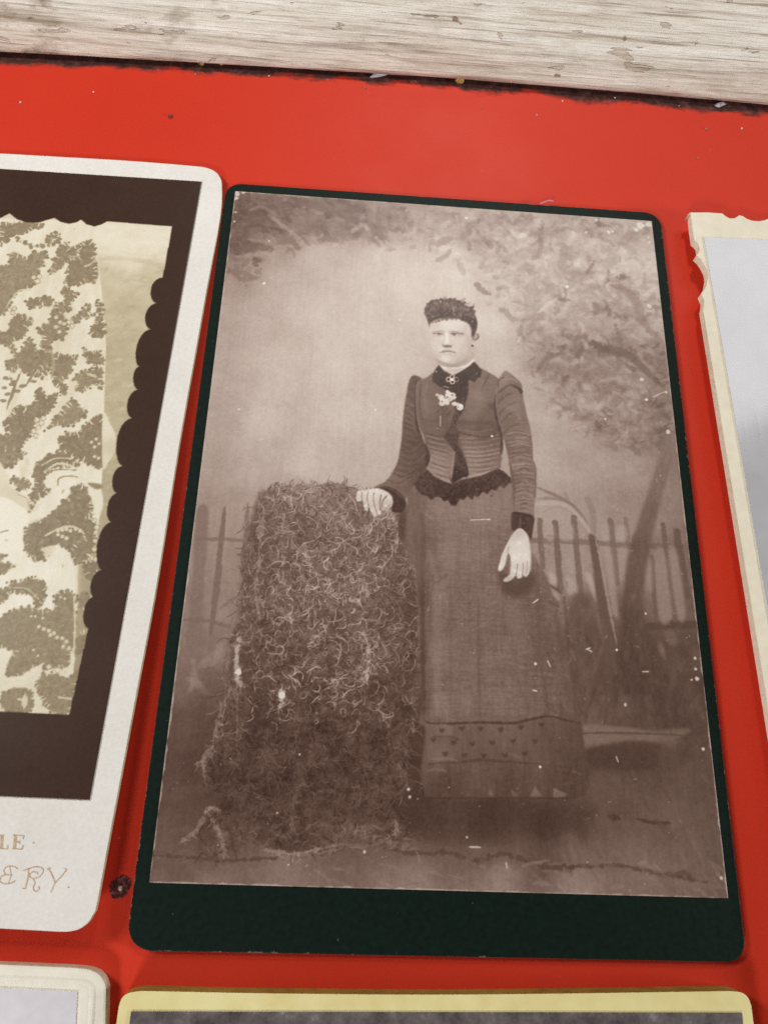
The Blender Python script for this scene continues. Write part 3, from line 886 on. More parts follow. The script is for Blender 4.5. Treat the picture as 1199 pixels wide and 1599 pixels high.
    # lace peplum and front trim
    C.fill(zq((288, 1296), (330, 1340), (400, 1378), (450, 1396), (520, 1366), (640, 1342), (760, 1290), (800, 1312), (845, 1352), (856, 1384), (830, 1392), (800, 1424), (772, 1402), (745, 1440), (712, 1432), (690, 1464), (660, 1446), (622, 1484), (604, 1470), (588, 1502),
              (556, 1474), (530, 1504), (505, 1492), (478, 1542), (444, 1536), (428, 1502), (398, 1512), (376, 1486), (350, 1476), (312, 1504), (284, 1474), (240, 1464), (212, 1424), (198, 1392), (240, 1335)),
           [(660, 752, 74), (690, 765, 66), (712, 775, 58), (740, 762, 66), (785, 748, 70)], 0.8, smooth=False, tex=11, ts=(5, 5))
    C.fill(zq((395, 705), (545, 690), (562, 760), (548, 835), (528, 905), (492, 960), (478, 1010), (500, 1070), (492, 1110), (522, 1185), (552, 1262), (562, 1342), (522, 1352), (450, 1392), (462, 1300), (472, 1200), (442, 1140), (400, 1095), (404, 1055), (440, 1010), (455, 960), (470, 900), (455, 800), (380, 740)),
           [(710, 610, 60), (715, 650, 72), (705, 680, 78), (718, 720, 68), (715, 750, 58)], 1.0, tex=12, ts=(6, 6))
    for pts, t, wd in ((zq((470, 1180), (455, 1260), (445, 1360)), 150, 2), (zq((500, 1100), (520, 1160), (545, 1240)), 92, 2.5), (zq((480, 1220), (520, 1290)), 86, 3), (zq((490, 740), (530, 800), (520, 850)), 84, 3), (zq((440, 1340), (446, 1376)), 72, 2)):
        C.stroke(pts, t, wd, 1.4, 0.65)
    for _ in range(90):
        x, y = rnd(200, 850), rnd(1330, 1500)
        p = zq((x, y))[0]
        if abs(y - (1400 + 70 * (1 - abs(x - 480) / 330))) < 60:
            C.dot(p[0], p[1], rnd(0.8, 1.8), rnd(48, 104), 0.8, 0.5)

    # collar, neck, head
    zn = Z(640, 450, 8.564)
    C.fill(zn((360, 930), (372, 1010), (480, 1110), (620, 1120), (780, 1030), (848, 955), (830, 850), (600, 900)), [(690, 572, 168), (705, 578, 160), (725, 570, 172), (737, 560, 178)], 0.7)
    C.stroke(zn((420, 985), (520, 1020), (640, 1018), (760, 960)), 150, 4, 2.5, 0.7)
    C.fill(zn((385, 1008), (440, 1045), (520, 1072), (620, 1066), (740, 1030), (848, 945), (862, 975), (800, 1040), (700, 1100), (600, 1150), (540, 1140), (450, 1080)), [(690, 575, 222), (705, 582, 206), (712, 580, 190), (735, 565, 222)], 0.5)
    for i in range(13):
        t = i / 12
        x = 440 + 340 * t
        C.dot(*zn((x, 1048 + 30 * math.sin(t * 3.14) - 25 * t))[0], 1.3, 232, 0.6, 0.8)
    C.stroke(zn((470, 1092), (560, 1108), (680, 1080)), 186, 3, 1, 0.6)
    C.fill(zn((385, 1020), (440, 1090), (520, 1150), (600, 1160), (700, 1100), (790, 1040), (858, 978), (900, 1020), (965, 1100), (945, 1190), (905, 1200), (870, 1255), (830, 1245), (790, 1220), (740, 1290), (640, 1330), (520, 1310), (400, 1320), (350, 1270), (305, 1255),
              (300, 1180), (330, 1100)), [(680, 585, 62), (690, 598, 54), (720, 590, 52), (745, 580, 58), (740, 592, 64)], 0.7, smooth=False, tex=8, ts=(7, 7))
    C.fill(zn((590, 1300), (720, 1290), (760, 1390), (740, 1450), (640, 1440), (580, 1360)), 54, 1, 0.9, tex=8)
    for cx, cy in ((565, 1182), (515, 1218), (622, 1218), (568, 1250)):
        C.ring(*zn((cx, cy))[0], 3.2, 1.5, 196 if cx < 600 else 130, 0.95)
    C.dot(*zn((566, 1218))[0], 2.4, 228, 0.8)
    C.dot(*zn((350, 1112))[0], 1.3, 190, 0.8)
    # flowers at the breast
    for x, y, r, t in ((375, 815, 15, 205), (398, 835, 20, 222), (388, 858, 15, 208), (430, 790, 17, 226), (452, 805, 19, 216), (440, 832, 11, 196), (470, 858, 14, 220), (492, 862, 12, 205), (505, 882, 17, 222), (516, 872, 10, 232), (352, 798, 8, 200), (420, 850, 12, 215)):
        p = zq((x, y))[0]
        C.dot(p[0], p[1], r * 1.25 / 4.282, t, 0.9, 0.95)
    for x, y, r in ((410, 820, 5), (385, 842, 5), (455, 800, 6), (465, 835, 6), (495, 880, 5), (478, 872, 4), (425, 815, 4), (440, 850, 5)):
        p = zq((x, y))[0]
        C.dot(p[0], p[1], r / 4.282, 96, 0.9, 0.8)
    C.fill(zq((372, 880), (345, 920), (380, 915), (388, 955), (440, 925), (430, 885), (400, 870)), 92, 0.7, tex=10, ts=(5, 5))
    C.stroke(zq((376, 940), (375, 1005)), 168, 2, 0.8, 0.9)
    C.stroke(zq((400, 740), (430, 750)), 168, 1.6, 0.8, 0.8)
    C.stroke(zq((520, 905), (550, 905)), 72, 2.5, 1, 0.7)

    # face
    C.fill(zn((262, 490), (275, 440), (330, 410), (480, 392), (650, 400), (740, 440), (815, 520), (828, 620), (838, 700), (828, 790), (815, 855), (785, 915), (720, 968), (650, 998), (570, 1010), (480, 1000), (402, 966), (345, 910), (308, 840), (284, 740), (268, 640)),
           [(675, 508, 202), (700, 506, 222), (715, 505, 218), (728, 515, 196), (674, 525, 196), (697, 528, 220), (720, 530, 208), (733, 530, 182), (678, 540, 206), (690, 545, 215), (710, 545, 208), (725, 545, 198), (734, 545, 176),
            (682, 555, 192), (695, 560, 212), (710, 560, 202), (725, 556, 182), (700, 567, 184), (715, 564, 172)], 0.7)
    # brows, eyes
    C.fill(zn((300, 590), (370, 575), (450, 580), (455, 625), (400, 645), (330, 640)), 186, 1.2, 0.75)
    C.fill(zn((520, 585), (600, 580), (730, 600), (720, 640), (640, 655), (550, 640)), 184, 1.2, 0.75)
    C.stroke(zn((300, 590), (370, 574), (448, 574)), 150, 1.6, 1.2, 0.75)
    C.stroke(zn((530, 576), (620, 580), (735, 604)), 148, 1.7, 1.2, 0.75)
    C.stroke(zn((318, 606), (370, 600), (436, 612)), 112, 1.7, 1.0, 0.85)
    C.stroke(zn((548, 604), (610, 600), (704, 612)), 108, 1.8, 1.0, 0.85)
    C.dot(*zn((388, 612))[0], 1.9, 92, 1.0, 0.8)
    C.dot(*zn((592, 616))[0], 2.0, 88, 1.0, 0.85)
    C.stroke(zn((560, 640), (630, 640)), 205, 1.2, 0.8, 0.6)
    C.stroke(zn((330, 632), (420, 640)), 208, 1.2, 0.8, 0.6)
    C.stroke(zn((320, 665), (420, 690)), 206, 2.2, 2, 0.5)
    C.stroke(zn((560, 690), (660, 680)), 206, 2.2, 2, 0.5)
    # nose
    C.stroke(zn((460, 610), (455, 680), (432, 745)), 192, 2.0, 2, 0.75)
    C.stroke(zn((535, 620), (540, 690), (562, 750)), 196, 2.2, 2, 0.7)
    C.stroke(zn((495, 610), (492, 730)), 232, 3.2, 2, 0.8)
    C.fill(zn((430, 752), (470, 760), (500, 752), (562, 768), (556, 788), (500, 794), (450, 784)), 112, 0.6, 0.9)
    C.stroke(zn((470, 740), (520, 745)), 214, 2.0, 1.4, 0.6)
    # mouth, chin
    C.stroke(zn((420, 845), (480, 826), (520, 830), (590, 848)), 170, 2.0, 1.2, 0.8)
    C.stroke(zn((400, 858), (450, 850), (500, 844), (560, 848), (606, 862)), 110, 1.5, 1.0, 0.85)
    C.stroke(zn((440, 876), (500, 876), (560, 874)), 196, 2.0, 1.3, 0.7)
    C.stroke(zn((450, 892), (550, 892)), 170, 1.6, 1.4, 0.75)
    C.stroke(zn((490, 800), (495, 822)), 200, 1.8, 1.5, 0.6)
    C.dot(*zn((490, 942))[0], 7, 226, 6, 0.5)
    C.stroke(zn((400, 965), (480, 1002), (580, 1010), (680, 985), (780, 910)), 168, 2.2, 2, 0.6)
    C.stroke(zn((290, 760), (320, 850), (380, 940)), 190, 2.2, 2, 0.5)
    C.stroke(zn((820, 660), (812, 800), (780, 900)), 182, 3.2, 3, 0.6)
    # ear
    C.fill(zn((842, 640), (868, 602), (905, 592), (930, 625), (925, 672), (892, 695), (880, 740), (856, 790), (832, 780), (828, 700)), [(738, 525, 150), (744, 522, 172), (741, 536, 192), (738, 541, 188)], 0.6)
    C.stroke(zn((905, 618), (918, 650), (895, 680)), 88, 1.7, 0.9, 0.8)
    C.stroke(zn((838, 640), (850, 680), (880, 690)), 104, 1.8, 1, 0.7)
    C.dot(*zn((836, 768))[0], 1.7, 72, 0.8)
    C.stroke(zn((850, 860), (900, 920), (925, 985)), 165, 1.2, 1, 0.5)
    C.stroke(zn((820, 850), (850, 900)), 150, 1.6, 1.2, 0.5)
    # hair
    C.fill(zn((195, 305), (208, 252), (245, 200), (300, 165), (380, 150), (450, 146), (520, 138), (585, 140), (650, 164), (712, 190), (745, 228), (800, 250), (842, 265), (856, 320), (882, 382), (898, 440), (900, 490), (888, 560), (850, 640), (824, 636), (822, 560), (795, 490), (740, 446),
              (650, 408), (560, 398), (480, 402), (380, 408), (300, 440), (268, 470), (262, 525), (244, 460), (214, 372)),
           [(668, 480, 84), (685, 472, 92), (700, 470, 96), (718, 474, 92), (735, 484, 86), (672, 497, 58), (700, 492, 52), (725, 496, 52), (742, 510, 60)], 0.9, tex=16, ts=(9, 9), oct=3)
    for _ in range(230):
        x, y = rnd(205, 850), rnd(150, 400)
        if y < 150 + abs(x - 520) ** 2 / 1400 or y > 415 - 40 * abs(x - 520) / 330:
            continue
        p = zn((x, y))[0]
        d = rnd(0, 1) < 0.5
        C.stroke(curl(p[0], p[1], rnd(0, 6.3), rnd(4, 9), rnd(-3.5, 3.5), 4), rnd(40, 54) if d else rnd(92, 142), rnd(1.0, 2.0), 1.0, rnd(0.4, 0.75), smooth=False, rough=0.8)
    for _ in range(46):                                        # lit curls
        x, y = rnd(240, 820), rnd(185, 350)
        p = zn((x, y))[0]
        C.stroke(curl(p[0], p[1], rnd(0, 6.3), rnd(6, 12), rnd(1.5, 4.0), 6), rnd(100, 150), rnd(1.6, 3.0), 1.8, 0.5, smooth=False, taper=True, rough=0.8)
        if rnd(0, 1) < 0.3:
            C.dot(p[0] + rnd(-4, 4), p[1] + rnd(-3, 3), rnd(1.5, 2.6), 46, 1.6, 0.5)
    for x, y in ((215, 262), (250, 205), (300, 172), (360, 156), (420, 148), (480, 150), (540, 140), (600, 148), (660, 172), (715, 200), (760, 236), (815, 262), (845, 300), (205, 330)):
        p = zn((x + rnd(-8, 8), y + rnd(2, 12)))[0]
        C.dot(p[0], p[1], rnd(1.8, 3.0), rnd(58, 88), 1.6, 0.8)
    for i in range(26):                                        # fringe over the forehead
        t = i / 25
        x = 275 + 500 * t
        y = 465 - 62 * math.sin(min(1.0, t * 1.25) * 1.57) + 45 * max(0, t - 0.75) * 4 * 0.8
        p = zn((x, y))[0]
        C.stroke(curl(p[0], p[1] - 2.5, rnd(1.0, 2.1), rnd(3, 6.5), rnd(-1.5, 1.5), 3), rnd(62, 100), rnd(1.6, 2.8), 1.6, rnd(0.45, 0.85), smooth=False, taper=True)
    C.stroke(zn((760, 440), (820, 500), (835, 600)), 92, 1.4, 1.2, 0.5)
    C.stroke(zn((265, 470), (300, 445), (380, 412), (480, 402)), 92, 1.2, 1.2, 0.5)
    C.dot(*zn((408, 175))[0], 1.2, 210, 0.7)
    C.dot(*zn((835, 440))[0], 1.1, 165, 0.8)

    xa, ya, xb, yb = C.box(C.P([(655, 460), (755, 575)]), 0)        # the lens drew the head softly
    C.a[ya:yb, xa:xb] = blur(C.a[ya:yb, xa:xb], 0.8)
    # cuffs and hands
    C.fill(zk((200, 158), (240, 148), (305, 176), (346, 226), (352, 262), (322, 300), (268, 292), (276, 225), (255, 186)), 66, 0.8, tex=7, ts=(5, 5))
    C.stroke(zk((215, 152), (270, 165), (330, 215)), 96, 2.5, 1.2, 0.6)
    C.fill(zk((62, 196), (74, 174), (118, 168), (150, 162), (192, 160), (236, 178), (264, 202), (274, 232), (268, 262), (242, 284), (216, 292), (206, 278), (208, 302), (200, 320), (188, 308), (180, 322), (166, 328), (154, 308), (140, 276), (130, 262), (130, 288), (112, 286), (104, 258), (94, 226), (84, 236), (62, 232)),
           [(562, 770, 204), (570, 768, 214), (585, 767, 222), (598, 770, 216), (608, 778, 204), (610, 788, 190), (570, 790, 200), (585, 800, 204), (600, 792, 178), (592, 804, 192)], 0.7)
    for pts, t, wd in ((zk((96, 184), (92, 210), (104, 256)), 140, 1.6), (zk((130, 180), (124, 220), (134, 262)), 138, 1.6), (zk((164, 188), (162, 236), (182, 306)), 132, 1.7), (zk((206, 200), (200, 240), (202, 284)), 118, 2.2), (zk((240, 205), (218, 228), (208, 268)), 122, 2.4), (zk((262, 250), (226, 286)), 150, 1.5)):
        C.stroke(pts, t, wd, 1.1, 0.8)
    for x, y in ((112, 182), (146, 176), (184, 176), (112, 262), (152, 290), (192, 300), (232, 262), (76, 186), (250, 210)):
        C.dot(*zk((x, y))[0], 2.4, 230, 2, 0.6)
    C.fill(zk((974, 300), (1040, 306), (1100, 326), (1094, 400), (1082, 462), (1060, 424), (1022, 394), (986, 412), (968, 390)), 70, 0.8, tex=7, ts=(5, 5))
    C.stroke(zk((976, 304), (1040, 310), (1098, 332)), 56, 2.2, 1.2, 0.7)
    C.stroke(zk((1020, 330), (1018, 385)), 100, 3, 1.4, 0.6)
    C.fill(zk((986, 412), (1022, 393), (1060, 432), (1074, 480), (1082, 560), (1080, 620), (1072, 656), (1052, 680), (1040, 668), (1026, 682), (1006, 688), (994, 668), (975, 690), (946, 706), (922, 704), (926, 688), (958, 662), (962, 612), (960, 560), (950, 540), (938, 580), (926, 620), (906, 643), (889, 636),
              (898, 600), (914, 545), (946, 476)), [(806, 834, 190), (812, 850, 214), (824, 850, 208), (790, 862, 206), (782, 884, 212), (804, 870, 222), (820, 870, 216), (800, 895, 206), (812, 895, 208), (822, 890, 196), (795, 905, 180)], 0.7)
    for pts, t, wd in ((zk((1004, 600), (1000, 640), (994, 668)), 140, 1.6), (zk((1038, 598), (1036, 640), (1030, 672)), 140, 1.6), (zk((1060, 590), (1060, 630), (1054, 660)), 150, 1.5), (zk((962, 560), (964, 610), (956, 650)), 152, 1.5), (zk((952, 500), (945, 550), (936, 585)), 158, 1.6), (zk((1080, 480), (1086, 560), (1080, 640)), 150, 2)):
        C.stroke(pts, t, wd, 1.1, 0.8)
    for x, y in ((985, 560), (1018, 545), (1050, 550), (905, 618), (1010, 480), (985, 640), (1018, 655)):
        C.dot(*zk((x, y))[0], 2.6, 232, 2.4, 0.6)

    # age: foxing, dust, scuffs and a pale worn edge
    for x, y, r, al in ((412, 442, 2.6, 0.95), (624, 499, 1.6, 0.8), (728, 340, 1.6, 0.9), (886, 447, 2.2, 0.95), (1014, 478, 3.2, 0.6), (1002, 592, 3.0, 0.6), (768, 681, 1.6, 0.9), (420, 376, 1.4, 0.8), (1009, 624, 2.0, 0.8), (945, 654, 1.5, 0.8), (586, 640, 1.4, 0.8), (373, 639, 1.8, 0.8),
                        (976, 1101, 2.4, 0.6), (843, 1198, 2.0, 0.9), (963, 1015, 1.6, 0.9), (1008, 958, 1.8, 0.8), (729, 1308, 1.6, 0.8), (701, 1230, 1.2, 0.8), (340, 1320, 1.0, 0.7), (287, 1381, 2.0, 0.6), (450, 1351, 1.0, 0.8), (569, 1331, 2.2, 0.8), (836, 1037, 2.0, 0.8)):
        C.dot(x, y, r, 240, 0.9, al)
    for pts in (((855, 1032), (859, 1041)), ((733, 1323), (750, 1324)), ((917, 1344 - 330), (924, 1018)), ((1003, 1049), (1012, 1049)), ((832, 942), (840, 936)), ((735, 812), (765, 811)), ((832, 1078), (838, 1079)), ((790, 1348), (792, 1356)), ((962, 1182), (965, 1190)), ((915, 1014), (922, 1012))):
        C.stroke(list(pts), 222, 1.8, 1.0, 0.8)
    for x, y, r in ((1043, 674, 3), (1040, 612, 2), (1088, 1060, 3), (1080, 1062, 1.5), (1098, 1170, 2.4), (1000, 352, 5), (993, 358, 3), (1013, 350, 4), (950, 362, 3), (956, 361, 2), (931, 343, 2), (915, 362, 1.6), (1012, 370, 1.6), (1014, 378, 1.4), (1086, 1045, 2), (1085, 1028, 2), (1126, 1372, 2.2), (370, 302, 4), (369, 309, 3), (368, 331, 1.5), (366, 345, 1.6), (380, 300, 3)):
        C.dot(x, y, r, 226, 1.4, 0.8)
    for _ in range(620):
        x, y = rnd(232, 1134), rnd(300, 1400)
        C.dot(x, y, rnd(0.4, 0.9), rnd(180, 235), 0.8, rnd(0.15, 0.7))
    for _ in range(120):
        x, y = rnd(232, 1134), rnd(300, 1400)
        C.stroke(curl(x, y, rnd(0, 3.1), rnd(2, 7), rnd(-1, 1), 2), rnd(170, 225), 0.9, 0.8, rnd(0.3, 0.7), smooth=False)
    C.stroke([(1020, 620), (1034, 613), (1042, 612)], 214, 1.3, 0.8, 0.7)
    C.a *= np.linspace(1.0, 1.07, W)[None] * np.linspace(0.97, 1.03, H)[:, None]     # lamp falloff offset in the tones: lifted towards the lower right
    # paper grain, silvering
    C.a += 3.2 * vnoise(H, W, 2.2, None, 1) + 2.0 * vnoise(H, W, 7, None, 2)
    e = np.minimum(np.minimum(np.arange(W)[None] + 0 * np.arange(H)[:, None], (W - 1 - np.arange(W))[None]), np.minimum(np.arange(H)[:, None], (H - 1 - np.arange(H))[:, None]))
    rag = 2.2 + 2.0 * vnoise(H, W, 16, None, 3)
    wear = np.clip((rag - e) / 1.5, 0, 1)
    C.a += (188 - C.a) * wear * 0.75
    return C


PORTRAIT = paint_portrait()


# ------------------------------------------------------------------ the vignette with a figured drape (left card)
CREAM = [(30, (48, 31, 23)), (48, (64, 45, 36)), (70, (84, 66, 52)), (100, (113, 96, 75)), (130, (143, 127, 103)), (160, (171, 157, 128)), (185, (196, 184, 153)), (210, (219, 209, 184)), (235, (236, 230, 212)), (255, (248, 245, 233))]


def left_z(x, y):
    """the left card curls up gently towards its near end"""
    t = np.clip((0.087 - np.asarray(y, float)) / 0.167, 0, 1.2)
    return 0.0016 + 0.0032 * t ** 1.5


def left_print_z(x, y):
    return left_z(x, y) + 0.00022


LPC = unproj([(0, 1244), (140, 1250), (315, 283), (0, 263)], left_print_z)[:, :2]
# carry the left ends on, out of the picture, to a full sheet
LPC[0] = LPC[1] + (LPC[0] - LPC[1]) / np.linalg.norm(LPC[0] - LPC[1]) * 0.100
LPC[3] = LPC[2] + (LPC[3] - LPC[2]) / np.linalg.norm(LPC[3] - LPC[2]) * 0.100


def paint_vignette():
    C = Canvas(-0.168, -0.0575, -0.062, 0.0845, 8.0, left_print_z, 48.0)
    C.a += 2.0 * vnoise(C.h, C.w, 60, None, 4) + 1.2 * vnoise(C.h, C.w, 3, None, 1)
    base = C.a.copy()
    g = Z(0, 330, 3.996)
    h = Z(0, 700, 3.807)
    edge = g((0, 40), (60, 10), (110, 50), (170, 68), (240, 68), (300, 50), (340, 38), (380, 65), (430, 76), (480, 66), (505, 48), (540, 80), (590, 92), (640, 76), (668, 60), (1075, 92), (1015, 412))
    cusps = g((1015, 412), (982, 572), (945, 735), (872, 968), (866, 1112), (828, 1290)) + h((732, 105), (700, 268), (665, 440), (607, 725), (557, 885), (525, 1070))
    lefts = g((940, 0), (907, 0), (851, 0), (831, 0), (794, 0), (727, 0)) + h((668, 0), (637, 0), (577, 0), (540, 0), (496, 0))
    for i in range(len(cusps) - 1):
        (ax, ay), (bx, by) = cusps[i], cusps[i + 1]
        depth = (ax + bx) / 2 - lefts[i][0]
        for t in np.linspace(0, 1, 13)[1:]:
            edge.append((ax + (bx - ax) * t - depth * math.sin(math.pi * t), ay + (by - ay) * (0.5 - 0.5 * math.cos(math.pi * t))))
    edge += h((412, 1585), (300, 1580), (0, 1565), (-420, 1545))
    edge += [(-420, 330), (-60, 335)]
    # hazy garden behind
    C.fill(edge, [(180, 370, 226), (240, 380, 226), (200, 400, 222), (170, 430, 192), (240, 430, 190), (200, 480, 182), (180, 550, 176), (190, 620, 180), (180, 680, 178), (180, 760, 168), (165, 850, 172), (140, 950, 160), (120, 1060, 150)], 0.4, smooth=False, tex=5, ts=(14, 10))
    C.stroke(g((600, 300), (700, 292), (850, 300), (1010, 335)), 178, 8, 5, 0.4)
    for _ in range(260):
        x, y = rnd(150, 250), rnd(415, 860)
        if in_poly(x, y, edge):
            C.stroke(curl(x, y, rnd(-0.9, 0.1), rnd(5, 22), rnd(-0.7, 0.7), 3), rnd(160, 214), rnd(2, 5), 3, rnd(0.15, 0.4), smooth=False)
    # the drape
    C.fill(g((-500, 30), (580, 60), (585, 160), (612, 300), (632, 480), (648, 650), (661, 830), (656, 1000), (651, 1180), (642, 1350), (640, 1590)) + h((610, 110), (600, 300), (590, 420), (575, 560), (540, 650), (465, 700), (462, 950), (440, 1100), (440, 1300), (420, 1585), (-500, 1560)),
           [(20, 400, 226), (100, 400, 220), (80, 520, 214), (120, 600, 224), (60, 640, 226), (140, 480, 224), (30, 760, 232), (60, 900, 234), (20, 950, 234), (100, 850, 226), (60, 1080, 214), (150, 700, 226)], 0.5, smooth=False, tex=5, ts=(10, 30))
    for pts, t, wd, al in ((g((450, 560), (400, 760), (360, 880)), 196, 20, 0.4), (g((300, 380), (260, 520), (330, 600)), 204, 14, 0.5), (g((470, 1030), (400, 1200), (330, 1260)), 200, 16, 0.5), (g((600, 480), (630, 700), (650, 900)), 206, 8, 0.5),
                           (g((150, 1050), (90, 1180), (40, 1300)), 196, 9, 0.5), (h((460, 650), (470, 800), (460, 950)), 190, 7, 0.6), (h((160, 60), (130, 200)), 196, 12, 0.5), (h((30, 120), (60, 230), (170, 310)), 206, 8, 0.6)):
        C.stroke(pts, t, wd, 7, al)
    leaves = [
        g((0, 95), (40, 60), (120, 70), (270, 75), (220, 110), (150, 130), (120, 150), (160, 190), (230, 212), (330, 195), (350, 165), (300, 190), (280, 160), (365, 130), (372, 170), (340, 207), (240, 225), (150, 207), (100, 172), (80, 140), (40, 190), (0, 207)),
        g((-60, 350), (60, 340), (50, 280), (75, 250), (130, 265), (180, 292), (215, 250), (285, 250), (290, 300), (262, 350), (235, 400), (200, 460), (140, 480), (85, 530), (50, 600), (10, 645), (-60, 600)),
        g((370, 235), (410, 175), (440, 222), (482, 212), (470, 270), (430, 312), (375, 350), (335, 390), (305, 370), (330, 320)),
        g((480, 232), (520, 180), (580, 190), (602, 280), (612, 400), (580, 462), (540, 432), (500, 462), (450, 450), (402, 470), (400, 430), (440, 380), (408, 370), (440, 320), (500, 270)),
        g((385, 490), (430, 480), (442, 520), (492, 500), (470, 532), (430, 562), (392, 530)),
        g((165, 562), (230, 542), (325, 540), (330, 582), (250, 592), (175, 592)),
        g((350, 570), (430, 560), (452, 600), (392, 640), (420, 680), (400, 782), (330, 802), (300, 832), (250, 842), (262, 760), (230, 740), (290, 700), (322, 640)),
        g((440, 662), (500, 632), (530, 580), (562, 590), (545, 632), (592, 640), (520, 672), (470, 692)),
        g((590, 560), (632, 560), (646, 680), (652, 772), (566, 772), (580, 700), (612, 650)),
        g((48, 745), (90, 662), (140, 640), (215, 680), (180, 710), (150, 772), (80, 812), (40, 780)),
        g((-40, 760), (40, 760), (110, 880), (160, 800), (190, 792), (222, 850), (270, 872), (322, 850), (332, 960), (262, 1040), (200, 1000), (170, 1022), (130, 982), (60, 992), (40, 932), (100, 920), (40, 832), (-40, 840)),
        g((520, 850), (560, 882), (600, 860), (642, 900), (642, 952), (570, 950), (528, 912)),
        g((340, 882), (400, 902), (482, 900), (452, 970), (420, 1040), (382, 1060), (422, 1110), (392, 1132), (340, 1080), (330, 980)),
        g((458, 1040), (510, 1000), (560, 990), (632, 980), (638, 1112), (592, 1080), (530, 1122), (468, 1110), (480, 1070)),
        g((110, 1212), (180, 1222), (230, 1132), (260, 1110), (292, 1150), (372, 1140), (340, 1190), (310, 1242), (240, 1302), (180, 1402), (120, 1492), (60, 1610), (-60, 1520), (-60, 1420), (60, 1382), (20, 1330), (60, 1262)),
        g((330, 1300), (400, 1222), (450, 1170), (482, 1210), (542, 1250), (492, 1302), (455, 1332), (330, 1342), (250, 1382)),
        g((368, 1422), (430, 1370), (480, 1382), (560, 1302), (642, 1290), (640, 1590), (520, 1560), (430, 1522), (380, 1482)),
        h((-60, 0), (60, 0), (150, 20), (130, 62), (40, 100), (-60, 60)),
        h((60, 180), (120, 170), (190, 215), (150, 250), (90, 230)),
        h((215, 92), (340, 22), (450, 70), (462, 110), (330, 112), (250, 200), (300, 262), (235, 292), (180, 382), (168, 312), (200, 242)),
        h((138, 492), (200, 442), (290, 402), (400, 292), (430, 242), (480, 210), (522, 252), (552, 332), (552, 402), (505, 422), (522, 500), (432, 602), (380, 592), (330, 580), (262, 662), (200, 664), (150, 602)),
        h((510, 422), (552, 432), (572, 500), (542, 640), (482, 672), (440, 690), (400, 562), (500, 522)),
        h((498, 682), (592, 660), (604, 720), (560, 762), (542, 790), (500, 732)),
        h((-60, 850), (60, 832), (38, 800), (110, 792), (160, 780), (200, 770), (242, 780), (274, 850), (252, 942), (212, 932), (180, 872), (80, 862), (0, 922), (-60, 900)),
        h((-60, 1060), (60, 972), (150, 942), (230, 952), (312, 960), (330, 860), (400, 850), (442, 870), (444, 1100), (422, 1262), (382, 1312), (280, 1312), (222, 1290), (120, 1362), (40, 1342), (80, 1202), (-60, 1182)),
        h((470, 862), (552, 882), (522, 942), (470, 942)),
        h((210, 1402), (280, 1332), (400, 1372), (482, 1312), (452, 1402), (422, 1580), (320, 1580), (252, 1502)),
        h((20, 1450), (180, 1442), (182, 1562), (20, 1562)),
        h((460, 1122), (512, 1112), (492, 1232), (460, 1202)),
        h((0, 620), (30, 640), (10, 680), (80, 690), (40, 742), (-30, 740)),
        g((200, 1000), (262, 1040), (322, 960), (280, 940), (230, 985)),
    ]
    for p in leaves:
        C.fill(p, rnd(130, 142), 0.45, 0.97, tex=9, ts=(5, 5), rag=2.0, rs=11, oct=3)
    # lobes and nicks round every leaf
    for p in leaves:
        q = smooth_path(p, True, 4)
        acc = 0.0
        for i in range(len(q)):
            a_, b_ = q[i], q[(i + 1) % len(q)]
            acc += np.hypot(*(b_ - a_))
            if acc < rnd(3.2, 6.0):
                continue
            acc = 0.0
            d_ = (b_ - a_) / (np.hypot(*(b_ - a_)) + 1e-9)
            nn = np.array([-d_[1], d_[0]])
            if in_poly(*(b_ + nn * 2), p):
                nn = -nn
            if rnd(0, 1) < 0.6:
                C.dot(*(b_ + nn * rnd(0, 1.6)), rnd(1.6, 3.4), rnd(126, 142), 0.8, 0.95)
            else:
                e_ = b_ - nn * rnd(3, 9) + d_ * rnd(-3, 3)
                C.stroke([tuple(b_ + nn * 2), tuple((b_ + e_) / 2 + d_ * rnd(-1, 1)), tuple(e_)], rnd(214, 228), rnd(1.0, 2.4), 0.8, 0.9, taper=True)
    # sprigs with leaflets
    for pts in (g((55, 1020), (90, 1090), (70, 1180)), g((130, 1000), (85, 1110), (40, 1240)), g((300, 830), (220, 990), (160, 1090)), g((40, 830), (120, 900)), h((0, 870), (120, 830), (210, 900)), g((430, 480), (450, 540)), g((590, 640), (640, 600))):
        C.stroke(pts, 134, 4, 1, 0.9)
    for x, y in ((40, 1040), (70, 1080), (30, 1100), (140, 1090), (110, 1120), (50, 1140), (90, 1060), (20, 1180), (330, 1010), (210, 1060), (190, 560), (230, 575), (270, 545), (300, 580)):
        C.dot(*g((x, y))[0], 4.5, 134, 1.2, 0.9, ry=3)
    # light veins, berries and scales printed on the leaves
    for p in leaves:
        xs = [q[0] for q in p]
        ys = [q[1] for q in p]
        n = int((max(xs) - min(xs)) * (max(ys) - min(ys)) / 34)
        for _ in range(n):
            x, y = rnd(min(xs), max(xs)), rnd(min(ys), max(ys))
            if in_poly(x, y, p):
                C.stroke(curl(x, y, rnd(-1.2, 0.8), rnd(2, 6), rnd(-2.5, 2.5), 3), rnd(108, 122) if rnd(0, 1) < 0.5 else rnd(155, 182), rnd(0.8, 1.4), 0.8, rnd(0.3, 0.7), smooth=False)
